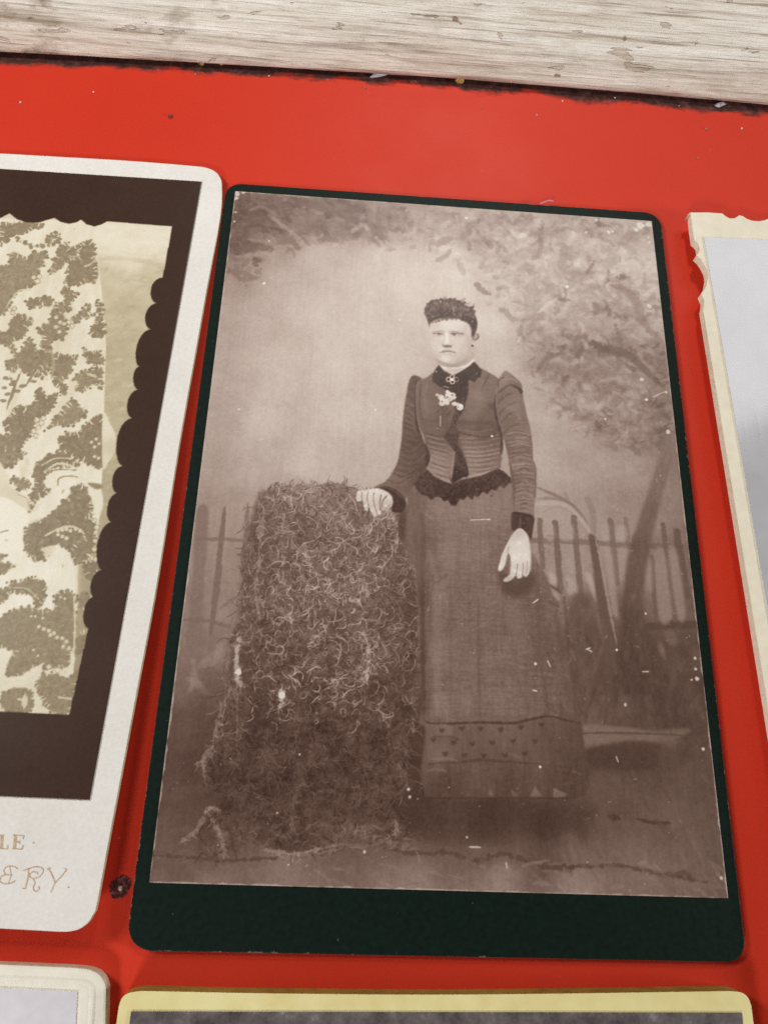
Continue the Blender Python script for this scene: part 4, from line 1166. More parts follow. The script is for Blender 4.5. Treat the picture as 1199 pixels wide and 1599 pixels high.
    for pts, r, tone in ((g((210, 410), (245, 405), (235, 435)), 4, 214), (g((60, 610), (90, 605), (80, 632)), 3.5, 205), (g((350, 660), (375, 690), (350, 720), (370, 750), (400, 700), (430, 690), (450, 715)), 3.5, 212), (g((230, 1300), (260, 1320), (240, 1350), (210, 1370), (270, 1290), (225, 1400)), 4, 214),
                         (g((570, 1440), (600, 1420), (620, 1450), (590, 1470), (590, 1530), (615, 1540)), 3, 216), (h((345, 490), (370, 485), (395, 480), (420, 490), (345, 515), (370, 525), (395, 535), (450, 480), (475, 490)), 3.6, 216), (h((560, 430), (575, 470), (570, 500), (565, 550), (560, 600), (550, 655), (570, 660)), 4, 212),
                         (h((230, 1060), (260, 1075), (290, 1085), (320, 1100), (340, 1125), (370, 1130), (395, 1150), (375, 1180), (300, 1110), (410, 1190)), 3.6, 214), (h((185, 1000), (210, 1000), (255, 1010), (200, 1200), (225, 1235), (360, 885), (385, 895)), 2.6, 212), (h((290, 1300), (340, 1320)), 4, 220)):
        for x, y in pts:
            C.dot(x, y, r, tone, 1.2, 0.9)
            C.ring(x, y, r, 1.0, 118, 0.6)
    C.fill(h((240, 600), (280, 585), (330, 580), (310, 620), (325, 640), (290, 640), (270, 660), (262, 620)), 218, 0.7, 0.9)
    for pts, t, wd in ((g((90, 520), (130, 490), (190, 490)), 205, 2.5), (g((60, 560), (90, 530), (150, 520)), 205, 2), (g((40, 600), (60, 560)), 200, 2), (g((270, 880), (320, 870), (335, 960), (320, 1040)), 168, 4), (g((40, 830), (100, 890)), 160, 4), (h((270, 520), (370, 470), (450, 470), (500, 510)), 212, 3),
                       (h((80, 830), (160, 835), (230, 900)), 190, 2), (h((420, 1210), (440, 1260), (400, 1310)), 222, 5), (h((40, 1370), (150, 1360), (260, 1280)), 226, 9), (h((0, 1440), (100, 1400), (230, 1370)), 222, 8), (h((345, 220), (350, 180), (400, 165), (460, 170)), 132, 2), (h((250, 100), (330, 60), (420, 60)), 206, 2.5),
                       (h((260, 150), (340, 90), (440, 110)), 216, 4), (h((240, 190), (320, 130), (450, 130)), 128, 2), (h((220, 370), (230, 340), (250, 320)), 216, 4), (h((150, 1460), (140, 1550)), 214, 9), (h((100, 1490), (150, 1500)), 216, 6), (h((440, 880), (445, 1050), (440, 1200)), 208, 3), (h((160, 450), (260, 410)), 214, 4),
                       (h((350, 1480), (420, 1490)), 205, 3), (h((370, 1420), (410, 1400)), 128, 3), (g((600, 300), (560, 330), (530, 340)), 196, 3), (g((570, 290), (590, 280)), 200, 3), (g((540, 1010), (600, 1030)), 206, 4), (g((560, 1090), (600, 1085)), 212, 4), (g((420, 1050), (480, 1080)), 210, 3)):
        C.stroke(pts, t, wd, 1.2, 0.85)
    # pale bundle beside the drape, bare arm and white dress
    C.fill(g((642, 1260), (690, 1330), (725, 1410), (715, 1500), (680, 1560), (640, 1595)), [(165, 670, 222), (175, 700, 200), (165, 720, 214)], 0.6)
    C.fill(h((520, 240), (600, 260), (612, 330), (585, 420), (560, 380), (555, 320)), 226, 0.7)
    C.fill(h((520, 205), (605, 215), (600, 240), (560, 240)), 140, 0.8)
    C.fill(h((-120, 60), (0, 80), (40, 190), (60, 230), (120, 270), (170, 310), (172, 370), (120, 345), (40, 300), (-120, 270)), [(0, 740, 216), (20, 770, 206), (40, 785, 210)], 0.8)
    C.fill(h((-120, 290), (30, 295), (120, 345), (165, 375), (160, 440), (130, 500), (120, 600), (-120, 600)), 234, 0.8)
    C.stroke(h((0, 500), (20, 495), (45, 490)), 150, 3, 1, 0.8)
    C.stroke(h((30, 545), (45, 548)), 170, 2, 1, 0.8)
    C.stroke(h((110, 275), (160, 300), (172, 350)), 176, 2, 1.2, 0.8)
    # nothing of the picture outside its vignette: lay the dark surround over it again
    q = C.P(edge)
    (xa, ya, xb, yb), mk = C.mask(q, 0.5)
    full = np.zeros_like(C.a)
    full[ya:yb, xa:xb] = mk
    C.a = base * (1 - full) + C.a * full
    C.dot(*Z(0, 800, 3.197)((148, 1280))[0], 5, 38, 3, 0.6)
    for _ in range(60):
        C.dot(rnd(0, 300), rnd(290, 1240), rnd(0.5, 0.9), 90, 0.8, rnd(0.2, 0.5))
    C.a += 1.6 * vnoise(C.h, C.w, 2.2, None, 1)
    return C


VIGNETTE = paint_vignette()


# ------------------------------------------------------------------ the setting: red board and whitewashed plank
def mat_board():
    N = Nodes('red_painted_board')
    p = N.pos()
    big = N.noise(14, 3, vec=p)
    fine = N.noise(1600, 2, vec=p)
    red = N.ramp(big, [(0.3, (0.61, 0.040, 0.018, 1)), (0.7, (0.68, 0.049, 0.023, 1))])
    red = N.mix(0.12, red, N.ramp(fine, [(0.3, (0.50, 0.020, 0.009, 1)), (0.7, (0.74, 0.05, 0.022, 1))]))
    # paint worn away along the plank
    sep = N.n('ShaderNodeSeparateXYZ')
    N.l(p, sep.inputs[0])
    bow = N.math('MULTIPLY', N.math('POWER', N.math('ADD', sep.outputs[0], -0.035), 2.0), 0.16)
    e = N.math('ADD', sep.outputs[1], bow)
    n1 = N.noise(120, 5, 0.7, vec=N.pos((0.55, 1, 1)))
    n2 = N.noise(26, 2, vec=N.pos((1, 1, 1)))
    lim = N.math('ADD', e, N.math('ADD', N.math('MULTIPLY', N.math('ADD', n1, -0.5), 0.0095), N.math('MULTIPLY', N.math('ADD', n2, -0.5), 0.0045)))
    worn = N.ramp(N.math('MULTIPLY', N.math('ADD', lim, -0.1197), 600.0), [(0.0, 0.0), (1.0, 1.0)])
    grit = N.noise(420, 4, 0.7, vec=p)
    brown = N.ramp(grit, [(0.30, (0.030, 0.014, 0.012, 1)), (0.52, (0.085, 0.034, 0.028, 1)), (0.66, (0.14, 0.06, 0.05, 1)), (0.76, (0.38, 0.30, 0.26, 1))])
    c = N.mix(worn, red, brown)
    # pale dust specks and thin scratches
    sp = N.ramp(N.noise(700, 1, vec=p), [(0.80, 0.0), (0.83, 0.7)])
    c = N.mix(N.math('MULTIPLY', sp, 0.5), c, (0.62, 0.32, 0.25, 1))
    N.base(c)
    N.bump(N.mix(worn, N.noise(500, 2, vec=p), grit), 0.06, 0.0003)
    rough = N.mix(worn, N.ramp(N.noise(40, 3, vec=p), [(0.3, 0.40), (0.7, 0.50)]), (0.9, 0.9, 0.9, 1))
    return N.set(rough, 0.10)


def slab(name, x0, x1, y0, y1, z0, z1, mat, parent=None):
    bm = bmesh.new()
    bmesh.ops.create_cube(bm, size=1.0)
    for v in bm.verts:
        v.co = ((x0 + x1) / 2 + v.co.x * (x1 - x0), (y0 + y1) / 2 + v.co.y * (y1 - y0), (z0 + z1) / 2 + v.co.z * (z1 - z0))
    me = bpy.data.meshes.new(name)
    bm.to_mesh(me)
    bm.free()
    return link(name, me, mat, parent)


board = slab('table', -0.42, 0.42, -0.36, 0.30, -0.018, 0.0, mat_board())
tag(board, 'red painted table board with a worn brown edge under the plank', None, None, 'structure')


def mat_plank():
    N = Nodes('whitewashed_wood')
    p = N.pos()
    lines = N.noise(1300, 3, 0.55, vec=N.pos((0.030, 1.0, 1.0)), dist=0.25)
    grain = N.noise(430, 4, 0.6, vec=N.pos((0.055, 1.0, 1.0)), dist=0.5)
    patch = N.noise(38, 5, 0.65, vec=N.pos((0.6, 1, 1)))
    white = N.ramp(N.mix(0.5, lines, grain), [(0.36, rgba((186, 172, 154))), (0.46, rgba((214, 205, 192))), (0.54, rgba((226, 219, 208))), (0.64, rgba((238, 233, 225)))])
    c = N.mix(N.ramp(lines, [(0.33, 0.55), (0.39, 0.0)]), white, rgba((150, 130, 110)))
    chip = N.noise(170, 4, 0.6, vec=N.pos((0.42, 1.0, 1.0)), dist=0.6)
    chips = N.ramp(chip, [(0.635, 0.0), (0.66, 1.0)])
    c = N.mix(N.math('MULTIPLY', chips, 0.6), c, N.ramp(lines, [(0.4, rgba((140, 114, 92))), (0.6, rgba((196, 172, 152)))]))
    # bare, dirty, pinkish wood towards the lower edge
    sep = N.n('ShaderNodeSeparateXYZ')
    N.l(p, sep.inputs[0])
    low = N.math('MULTIPLY', N.math('ADD', N.math('MULTIPLY', sep.outputs[1], -1.0), 0.1335), 130.0)
    lowm = N.math('MULTIPLY', N.math('ADD', low, N.math('MULTIPLY', N.math('ADD', patch, -0.5), 3.0)), 0.62, True)
    c = N.mix(N.math('MULTIPLY', lowm, 0.75), c, N.ramp(grain, [(0.30, rgba((120, 92, 74))), (0.44, rgba((178, 150, 132))), (0.56, rgba((208, 184, 168))), (0.70, rgba((220, 202, 188)))]))
    left = N.math('MULTIPLY', N.math('ADD', N.math('MULTIPLY', sep.outputs[0], -1.0), -0.035), 16.0, True)
    blot = N.ramp(N.noise(85, 5, 0.7, vec=N.pos((0.6, 1, 1))), [(0.52, 0.0), (0.64, 0.9)])
    c = N.mix(N.math('MULTIPLY', blot, N.math('ADD', N.math('MULTIPLY', left, 0.65), 0.22)), c, rgba((132, 106, 84)))
    spots = N.ramp(N.noise(230, 2, vec=N.pos((0.8, 1, 1))), [(0.735, 0.0), (0.76, 0.8)])
    c = N.mix(spots, c, rgba((122, 92, 62)))
    N.base(c)
    N.bump(N.math('SUBTRACT', N.math('ADD', grain, N.math('MULTIPLY', lines, 0.6)), N.math('MULTIPLY', chips, 0.35)), 1.0, 0.0012)
    return N.set(0.62, 0.35)


def build_plank():
    ox, n = 0.30, 420
    prof = [(0.0040, 0.0008), (0.0006, 0.0010), (0.0, 0.0014), (0.0001, 0.0019), (0.0006, 0.0023)]
    prof += [(0.0006 + 0.00055 * k, 0.0023 + 0.00019 * k) for k in range(1, 92)] + [(0.070, 0.0200), (0.085, 0.0190), (0.085, 0.0)]
    rows = len(prof)
    rng = np.random.default_rng(5)
    disp = np.zeros((rows, n))
    for k, (sx, sy, am) in enumerate(((70, 3.0, 0.00022), (30, 1.6, 0.00022), (11, 1.0, 0.00012))):
        gr = rng.uniform(-1, 1, (int(rows / sy) + 3, int(n / sx) + 3))
        disp += am * upsample(gr, rows, n)
    V = []
    F = []
    for i, (dy, z) in enumerate(prof):
        for j in range(n):
            x = -ox + 2 * ox * j / (n - 1)
            y = 0.1226 - 0.16 * (x - 0.035) ** 2 + dy + disp[i, j] * (1.4 if i < 5 else 0.2)
            V.append((x, y, z + (disp[i, j] if 2 < i < rows - 1 else 0.0)))
    for i in range(rows - 1):
        for j in range(n - 1):
            a = i * n + j
            F.append((a, a + 1, a + n + 1, a + n))
    base = [j for j in range(n)]
    last = (rows - 1) * n
    F.append(tuple(i * n for i in range(rows)))
    F.append(tuple(i * n + n - 1 for i in reversed(range(rows))))
    for j in range(n - 1):
        F.append((j + 1, j, last + j, last + j + 1))
    me = bpy.data.meshes.new('wooden_plank')
    me.from_pydata(V, [], F)
    for p in me.polygons:
        p.use_smooth = True
    o = link('wooden_plank', me, mat_plank())
    return tag(o, 'weathered whitewashed wooden plank with coarse grain lying along the red board', 'plank')


build_plank()


# ------------------------------------------------------------------ the cards
def arc_corners(p, r, n=7):
    """round the corners of a polygon"""
    p = [np.array(q, float) for q in p]
    r = r if isinstance(r, (list, tuple)) else [r] * len(p)
    out = []
    for i in range(len(p)):
        a, b, c = p[i - 1], p[i], p[(i + 1) % len(p)]
        if r[i] <= 0:
            out.append(b)
            continue
        u = (a - b) / np.linalg.norm(a - b)
        v = (c - b) / np.linalg.norm(c - b)
        A, B = b + u * r[i], b + v * r[i]
        for t in np.linspace(0, 1, n):
            out.append((1 - t) ** 2 * A + 2 * t * (1 - t) * (b * 0.80 + (A + B) * 0.10) + t * t * B)
    return [tuple(q) for q in out]


def mount_mesh(name, outline, z0, z1, mats, parent, bend=None, bevel=0.00022, across=False):
    """card board cut to an outline; face material 0, cut edge material 1"""
    bm = bmesh.new()
    vs = [bm.verts.new((x, y, z0)) for x, y in outline]
    f = bm.faces.new(vs)
    f.normal_update()
    if f.normal.z < 0:
        f.normal_flip()
    ex = bmesh.ops.extrude_face_region(bm, geom=[f])
    top = [g for g in ex['geom'] if isinstance(g, bmesh.types.BMVert)]
    for v in top:
        v.co.z = z1
    bm.normal_update()
    bmesh.ops.recalc_face_normals(bm, faces=bm.faces)
    edges = [e for e in bm.edges if all(abs(v.co.z - z1) < 1e-7 for v in e.verts)]
    if bevel:
        bmesh.ops.bevel(bm, geom=edges, offset=bevel, segments=2, profile=0.6, affect='EDGES', clamp_overlap=True)
    if bend is not None:
        ys = [v.co.x if across else v.co.y for v in bm.verts]
        for y in np.linspace(min(ys), max(ys), 30)[1:-1]:
            bmesh.ops.bisect_plane(bm, geom=bm.verts[:] + bm.edges[:] + bm.faces[:], plane_co=(y, y, 0), plane_no=(1, 0, 0) if across else (0, 1, 0))
        for v in bm.verts:
            v.co.z += float(bend(v.co.x, v.co.y))
    bm.normal_update()
    for fc in bm.faces:
        fc.material_index = 0 if abs(fc.normal.z) > 0.85 else 1
    me = bpy.data.meshes.new(name)
    bm.to_mesh(me)
    bm.free()
    return link(name, me, mats, parent)


def ribbon(bm, pts, wd, z, closed=False):
    """a flat band along a path (metres)"""
    p = [np.array(q, float) for q in pts]
    n = len(p)
    L, R = [], []
    for i in range(n):
        a = p[i - 1] if (i > 0 or closed) else p[i]
        b = p[(i + 1) % n] if (i < n - 1 or closed) else p[i]
        d = b - a
        d = d / (np.linalg.norm(d) + 1e-12)
        nn = np.array([-d[1], d[0]])
        ww = wd[i] if isinstance(wd, (list, tuple)) else wd
        zz = float(z(*p[i])) if callable(z) else z
        L.append(bm.verts.new((*(p[i] + nn * ww / 2), zz)))
        R.append(bm.verts.new((*(p[i] - nn * ww / 2), zz)))
    for i in range(n if closed else n - 1):
        j = (i + 1) % n
        bm.faces.new((R[i], R[j], L[j], L[i]))


def flat_sheet(name, outline, z0, z1, mat, parent, bend=None):
    return mount_mesh(name, outline, z0, z1, [mat, mat], parent, bevel=0, bend=bend, across=True)


# ---- the portrait card
def mat_green():
    N = Nodes('bottle_green_card')
    p = N.pos()
    c = N.ramp(N.noise(900, 3, vec=p), [(0.3, rgba((9, 22, 17))), (0.7, rgba((15, 32, 25)))])
    # rubbed, lighter card along the cut edge
    sep = N.n('ShaderNodeSeparateXYZ')
    N.l(p, sep.inputs[0])
    dx = N.math('SUBTRACT', 0.0540, N.math('ABSOLUTE', sep.outputs[0]))
    dy = N.math('SUBTRACT', 0.08255, N.math('ABSOLUTE', sep.outputs[1]))
    d = N.math('MINIMUM', dx, dy)
    nz = N.math('MULTIPLY', N.math('ADD', N.noise(600, 4, 0.7, vec=p), -0.53), 0.0022)
    rub = N.math('MULTIPLY', N.math('SUBTRACT', nz, d), 6000.0, True)
    c = N.mix(N.math('MULTIPLY', rub, 0.8), c, rgba((120, 104, 92)))
    sp = N.ramp(N.noise(1100, 1, vec=p), [(0.80, 0.0), (0.83, 0.6)])
    c = N.mix(sp, c, rgba((86, 92, 84)))
    N.base(c)
    N.bump(N.noise(1500, 2, vec=p), 0.15, 0.0001)
    return N.set(0.55, 0.14)


portrait = empty('cabinet_card', (0, 0, 0), 'dark green mounted sepia portrait of a woman standing by a moss covered pedestal', 'photograph')
out = unproj([(353.9, 284.7), (1030.6, 332.2), (1166.7, 1503.6), (194.7, 1485.4)], CARD_Z)[:, :2]
out = arc_corners([out[3], out[2], out[1], out[0]], [0.0042, 0.0034, 0.0040, 0.0036])
mount_mesh('mount', out, 0.0001, CARD_Z, [mat_green(), paper('worn_card_edge', (96, 84, 80), (40, 34, 34), 0.8)], portrait)
nx, ny = 700, 1040
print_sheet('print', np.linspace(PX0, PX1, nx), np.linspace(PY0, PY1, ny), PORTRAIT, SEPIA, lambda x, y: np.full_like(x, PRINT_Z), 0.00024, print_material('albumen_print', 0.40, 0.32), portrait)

# ---- the white card on the left
white = paper('white_card', (232, 229, 222), (217, 213, 206), 0.7, 1500, 0.6)
cream_edge = paper('cream_card_edge', (206, 186, 150), (170, 146, 110), 0.8)
vig = empty('vignette_card', (-0.11, 0, 0.0), 'white mounted vignette of a figured drape in a dark brown scalloped surround', 'photograph')
edge_px = [(0, 238.5), (100, 244.2), (200, 250), (300, 258), (322, 261), (336, 267), (344, 277), (346.5, 291), (344, 339), (324, 445), (305, 551.5), (281.5, 684), (262, 806), (241, 934.5), (217, 1062), (188, 1217), (164, 1345), (151, 1415), (146, 1428), (138, 1441), (125, 1451), (110, 1455.3), (92, 1456), (50, 1453.6), (0, 1451)]
lo = [tuple(q) for q in smooth_path(unproj(edge_px, left_z)[:, :2], False, 3)]
u0 = np.array(lo[0]) - np.array(lo[6])
u0 = u0 / np.linalg.norm(u0)
u1 = np.array(lo[-1]) - np.array(lo[-3])
u1 = u1 / np.linalg.norm(u1)
tl = np.array(lo[9]) + u0 * 0.1045
bl = np.array(lo[-4]) + u1 * 0.1010
lo = lo + arc_corners([bl, tl, lo[0], lo[-1]], [0.004, 0.004, 0, 0])[:14]
mount_mesh('mount', lo, -0.0011, 0.0, [white, cream_edge], vig, bend=left_z)
xs = np.concatenate([np.linspace(0, 0.42, 16)[:-1], np.linspace(0.42, 1.0, 340)])
print_sheet('print', xs, np.linspace(0, 1, 860), VIGNETTE, CREAM, left_print_z, 0.00024, print_material('glossy_print', 0.32, 0.4), vig, corners=LPC)


def mat_gilt(name, c, c2):
    N = Nodes(name)
    N.base(N.ramp(N.noise(2200, 3), [(0.35, rgba(c2)), (0.65, rgba(c))]))
    return N.set(0.45, 0.5)


gilt = mat_gilt('gilt_lettering', (186, 148, 108), (206, 184, 156))
z5 = Z(0, 1200, 3.997)


def letter(strokes, name='letter'):
    bm = bmesh.new()
    for k, (pts, wd) in enumerate(strokes):
        q = unproj(z5(*pts), left_z)[:, :2]
        q = smooth_path(q, False, 5) if len(q) > 2 else q
        ww = wd * 0.00135
        ribbon(bm, [tuple(a) for a in q], ww, lambda x, y, kk=k: left_z(x, y) + 0.00003 + 0.000004 * kk)
    me = bpy.data.meshes.new(name)
    bm.to_mesh(me)
    bm.free()
    return link(name, me, gilt, vig)


letter([(((14, 418), (10, 500)), 0.36), (((-4, 418), (28, 419)), 0.10), (((-8, 501), (46, 504)), 0.12), (((47, 504), (50, 480)), 0.16)])
letter([(((98, 418), (91, 503)), 0.40), (((80, 417), (150, 421)), 0.12), (((149, 421), (146, 442)), 0.16), (((76, 503), (138, 506)), 0.12), (((138, 506), (145, 480)), 0.16), (((98, 460), (124, 461)), 0.11), (((124, 450), (122, 473)), 0.12)])
letter([(((206, 463), (214, 466)), 0.20)], 'full_stop')
letter([(((112, 628), (80, 612), (44, 616), (24, 640), (40, 664), (78, 668)), 0.13), (((40, 664), (8, 676), (2, 706), (28, 722), (66, 718), (98, 704)), 0.13), (((60, 614), (70, 668), (52, 720)), 0.09)])
letter([(((178, 630), (176, 680), (158, 752)), 0.17), (((146, 640), (178, 628), (222, 616), (262, 622), (270, 646), (248, 676), (206, 690), (184, 668), (206, 648), (232, 652), (236, 664)), 0.13), (((208, 690), (218, 716), (208, 752), (226, 770), (246, 752), (240, 738)), 0.13), (((140, 752), (164, 752)), 0.1)])
letter([(((302, 624), (322, 660), (346, 716)), 0.15), (((416, 632), (384, 676), (346, 716), (318, 776)), 0.12), (((294, 636), (306, 622), (318, 630)), 0.1), (((400, 626), (418, 634), (410, 646)), 0.1)])
letter([(((424, 742), (432, 746)), 0.22)], 'full_stop')

# ---- the thick cream card with a shaped edge on the right
ivory = paper('ivory_card', (236, 229, 208), (222, 212, 188), 0.62, 500, 0.7)
ivory_edge = paper('ivory_card_edge', (236, 230, 210), (214, 202, 172), 0.7)
shaped = empty('shaped_card', (0.11, 0, 0), 'thick ivory card with scalloped shaped edge holding a pale grey print', 'photograph')
z7 = Z(1000, 300, 3.196)
RT = 0.0021
left_px = z7((295, 605), (299, 586), (301, 560), (287, 527), (300, 510), (312, 488), (320, 445), (316, 415), (302, 385), (284, 358), (263, 338), (272, 328), (279, 312), (276, 288), (266, 274), (252, 263), (243, 200), (235, 128))
top_px = z7((237, 110), (247, 100), (330, 99), (408, 104), (425, 118), (445, 129), (470, 128), (484, 120), (492, 113), (512, 118), (532, 132), (560, 141), (592, 143), (620, 138), (636, 131))


def curl_z(x, y):
    """the thick card is bowed: its long edges stand a little off the board"""
    return 0.0020 * np.clip(np.abs(np.asarray(x, float) - 0.116) / 0.050, 0, 1.15) ** 2


lp = [tuple(q) for q in unproj(left_px, lambda x, y: curl_z(x, y) + 0.0003)[:, :2]]
tp = [tuple(q) for q in unproj(top_px, lambda x, y: curl_z(x, y) + RT)[:, :2]]
bot_left = unproj([(1199, 1152)], lambda x, y: curl_z(x, y) + 0.0003)[0][:2]
d = (bot_left - np.array(lp[0])) / np.linalg.norm(bot_left - np.array(lp[0]))
near = tuple(np.array(lp[0]) + d * 0.150)
ro = [near] + lp + tp + [(tp[-1][0] + 0.006, tp[-1][1] - 0.0012), (0.155, tp[-1][1]), (0.166, tp[-1][1] - 0.002), (0.166, near[1])]
mount_mesh('mount', ro, 0.0001, RT, [ivory, ivory_edge], shaped, bevel=0.0005, bend=curl_z, across=True)
rp = unproj(z7((314, 226), (636, 238)) + Z(1000, 800, 2.0)((325, 0), (396, 300)), lambda x, y: curl_z(x, y) + RT)[:, :2]
dl = (rp[3] - rp[0]) / np.linalg.norm(rp[3] - rp[0])
dt = (rp[1] - rp[0]) / np.linalg.norm(rp[1] - rp[0])
N = Nodes('pale_grey_print')
N.base(N.ramp(N.noise(120, 4), [(0.3, rgba((178, 178, 181))), (0.7, rgba((188, 188, 190)))]))
pale = N.set(0.11, 1.0)
flat_sheet('print', [tuple(rp[0]), tuple(rp[0] + dl * 0.139), tuple(rp[0] + dl * 0.139 + dt * 0.094), tuple(rp[0] + dt * 0.094)], RT, RT + 0.00022, pale, shaped, bend=curl_z)

# ---- the two cards at the near edge
BLT = 0.0026
emb = empty('embossed_card', (-0.10, -0.12, 0), 'cream white card with an embossed rounded border line below the white vignette card', 'photograph')
zz = [(0, 1506.5), (60, 1509), (125, 1512.5), (148, 1518), (160, 1528), (166, 1543), (165, 1600)]
q = [np.array(a) for a in unproj(zz, BLT)[:, :2]]
dn = (q[-1] - q[-2]) / np.linalg.norm(q[-1] - q[-2])
lf = (q[0] - q[2]) / np.linalg.norm(q[0] - q[2])
o2 = [tuple(a) for a in smooth_path(q[:6], False, 5)] + [tuple(q[5] + dn * 0.155), tuple(q[5] + dn * 0.155 + lf * 0.105), tuple(q[0] + lf * 0.085)]
cream = paper('cream_white_card', (238, 234, 219), (228, 222, 205), 0.6, 600, 0.5)
mount_mesh('mount', o2, 0.0001, BLT, [cream, paper('cream_white_edge', (225, 216, 192), (190, 176, 146), 0.7)], emb, bevel=0.0004)
bm = bmesh.new()
ln = unproj(z5((0, 1316), (260, 1326), (500, 1338), (548, 1350), (572, 1376), (577, 1420), (566, 1599)), BLT)[:, :2]
ln = np.concatenate([[ln[0] + lf * 0.07], smooth_path(ln, False, 4), [ln[-1] + dn * 0.13]])
prev = None
for i in range(len(ln)):                          # a low ridge pressed into the card
    d_ = ln[min(i + 1, len(ln) - 1)] - ln[max(i - 1, 0)]
    d_ = d_ / np.linalg.norm(d_)
    n_ = np.array([-d_[1], d_[0]])
    cur = [bm.verts.new((*(ln[i] + n_ * o_), BLT + z_)) for o_, z_ in ((-0.00055, 0.00001), (-0.00018, 0.00016), (0.00018, 0.00016), (0.00055, 0.00001))]
    if prev:
        for k in range(3):
            bm.faces.new((prev[k], cur[k], cur[k + 1], prev[k + 1]))
    prev = cur
bmesh.ops.recalc_face_normals(bm, faces=bm.faces)
me = bpy.data.meshes.new('embossed_line')
bm.to_mesh(me)
bm.free()
link('embossed_line', me, cream, emb)
pq = unproj(z5((0, 1368), (484, 1395), (474, 1595)), BLT)[:, :2]
N = Nodes('pale_print')
N.base(N.ramp(N.noise(160, 5, 0.6), [(0.3, rgba((205, 202, 206))), (0.7, rgba((226, 223, 226)))]))
dn2 = (pq[2] - pq[1]) / np.linalg.norm(pq[2] - pq[1])
flat_sheet('print', [tuple(pq[0] + lf * 0.07), tuple(pq[0] + lf * 0.07 + dn2 * 0.14), tuple(pq[1] + dn2 * 0.14), tuple(pq[1])], BLT, BLT + 0.0002, N.set(0.35, 0.5), emb)

BRT = 0.0040
yel = empty('yellowed_card', (0.0, -0.14, 0), 'thick yellowed card with a dark grey print lying below the green portrait card', 'photograph')
zz = [(184, 1600), (185, 1575), (190, 1560), (200, 1552), (218, 1548.8), (240, 1548.6), (420, 1552), (675, 1554), (900, 1552), (1112, 1548.8), (1140, 1548.6), (1158, 1551), (1168, 1559), (1173, 1572), (1174, 1600)]
q = [np.array(a) for a in unproj(zz, BRT)[:, :2]]
o3 = [tuple(a) for a in smooth_path(q[1:-1], False, 4)] + [(q[-2][0] + 0.001, q[-2][1] - 0.158), (q[1][0] - 0.001, q[1][1] - 0.158)]
yellow = paper('yellowed_card_face', (232, 222, 164), (216, 200, 132), 0.55, 300, 0.8)
yedge = paper('yellowed_card_edge', (176, 152, 70), (120, 98, 40), 0.6, 400, 0.8)
mount_mesh('mount', o3, 0.0001, BRT, [yellow, yedge], yel, bevel=0.0005)
pq = unproj([(205, 1580), (1157, 1582)], BRT)[:, :2]
N = Nodes('dark_grey_print')
N.base(N.ramp(N.noise(300, 6, 0.7, vec=N.pos((1, 1, 1))), [(0.30, rgba((66, 58, 58))), (0.6, rgba((112, 104, 104))), (0.78, rgba((168, 164, 168)))]))
flat_sheet('print', [tuple(pq[0]), (pq[0][0], pq[0][1] - 0.138), (pq[1][0], pq[1][1] - 0.138), tuple(pq[1])], BRT, BRT + 0.0002, N.set(0.35, 0.45), yel)


# ------------------------------------------------------------------ small things
def plain(name, c, rough=0.6, c2=None, scale=2500, spec=0.4):
    N = Nodes(name)
    N.base(N.ramp(N.noise(scale, 3), [(0.35, rgba(c2 or tuple(v * 0.7 for v in c))), (0.65, rgba(c))]))
    return N.set(rough, spec)


def lump(name, px, size, mat, label, cat, group=None, seed=0, flat=0.6, z=0.0):
    """a small irregular crumb or flake resting on the board"""
    p = unproj([px], z + size[2] * 0.4)[0]
    rng = random.Random(seed)
    bm = bmesh.new()
    bmesh.ops.create_icosphere(bm, subdivisions=2, radius=1.0)
    for v in bm.verts:
        k = 1 + rng.uniform(-0.22, 0.22)
        v.co = Vector((v.co.x * size[0] * k, v.co.y * size[1] * k, max(v.co.z * k, -flat) * size[2]))
    lowest = min(v.co.z for v in bm.verts)
    bmesh.ops.rotate(bm, verts=bm.verts, cent=(0, 0, 0), matrix=Matrix.Rotation(rng.uniform(-0.6, 0.6), 3, 'Z'))
    for v in bm.verts:
        v.co.z -= lowest
    me = bpy.data.meshes.new(name)
    bm.to_mesh(me)
    bm.free()
    o = link(name, me, mat)
    o.location = (p[0], p[1], z)
    return tag(o, label, cat, group)


def fibre(name, pts, r, z, mat, label, cat):
    q = smooth_path(unproj(pts, z), False, 5)
    bm = bmesh.new()
    rings = []
    for i, p in enumerate(q):
        d = q[min(i + 1, len(q) - 1)] - q[max(i - 1, 0)]
        d = d / (np.linalg.norm(d) + 1e-12)
        s = np.cross(d, (0, 0, 1.0))
        s = s / (np.linalg.norm(s) + 1e-12)
        u = np.cross(s, d)
        rings.append([bm.verts.new(p + (s * math.cos(a) + u * math.sin(a)) * r) for a in np.linspace(0, 2 * math.pi, 7)[:-1]])
    for a, b in zip(rings[:-1], rings[1:]):
        for k in range(6):
            bm.faces.new((a[k], a[(k + 1) % 6], b[(k + 1) % 6], b[k]))
    bm.faces.new(rings[0][::-1])
    bm.faces.new(rings[-1])
    me = bpy.data.meshes.new(name)
    bm.to_mesh(me)
    bm.free()
    return tag(link(name, me, mat), label, cat)


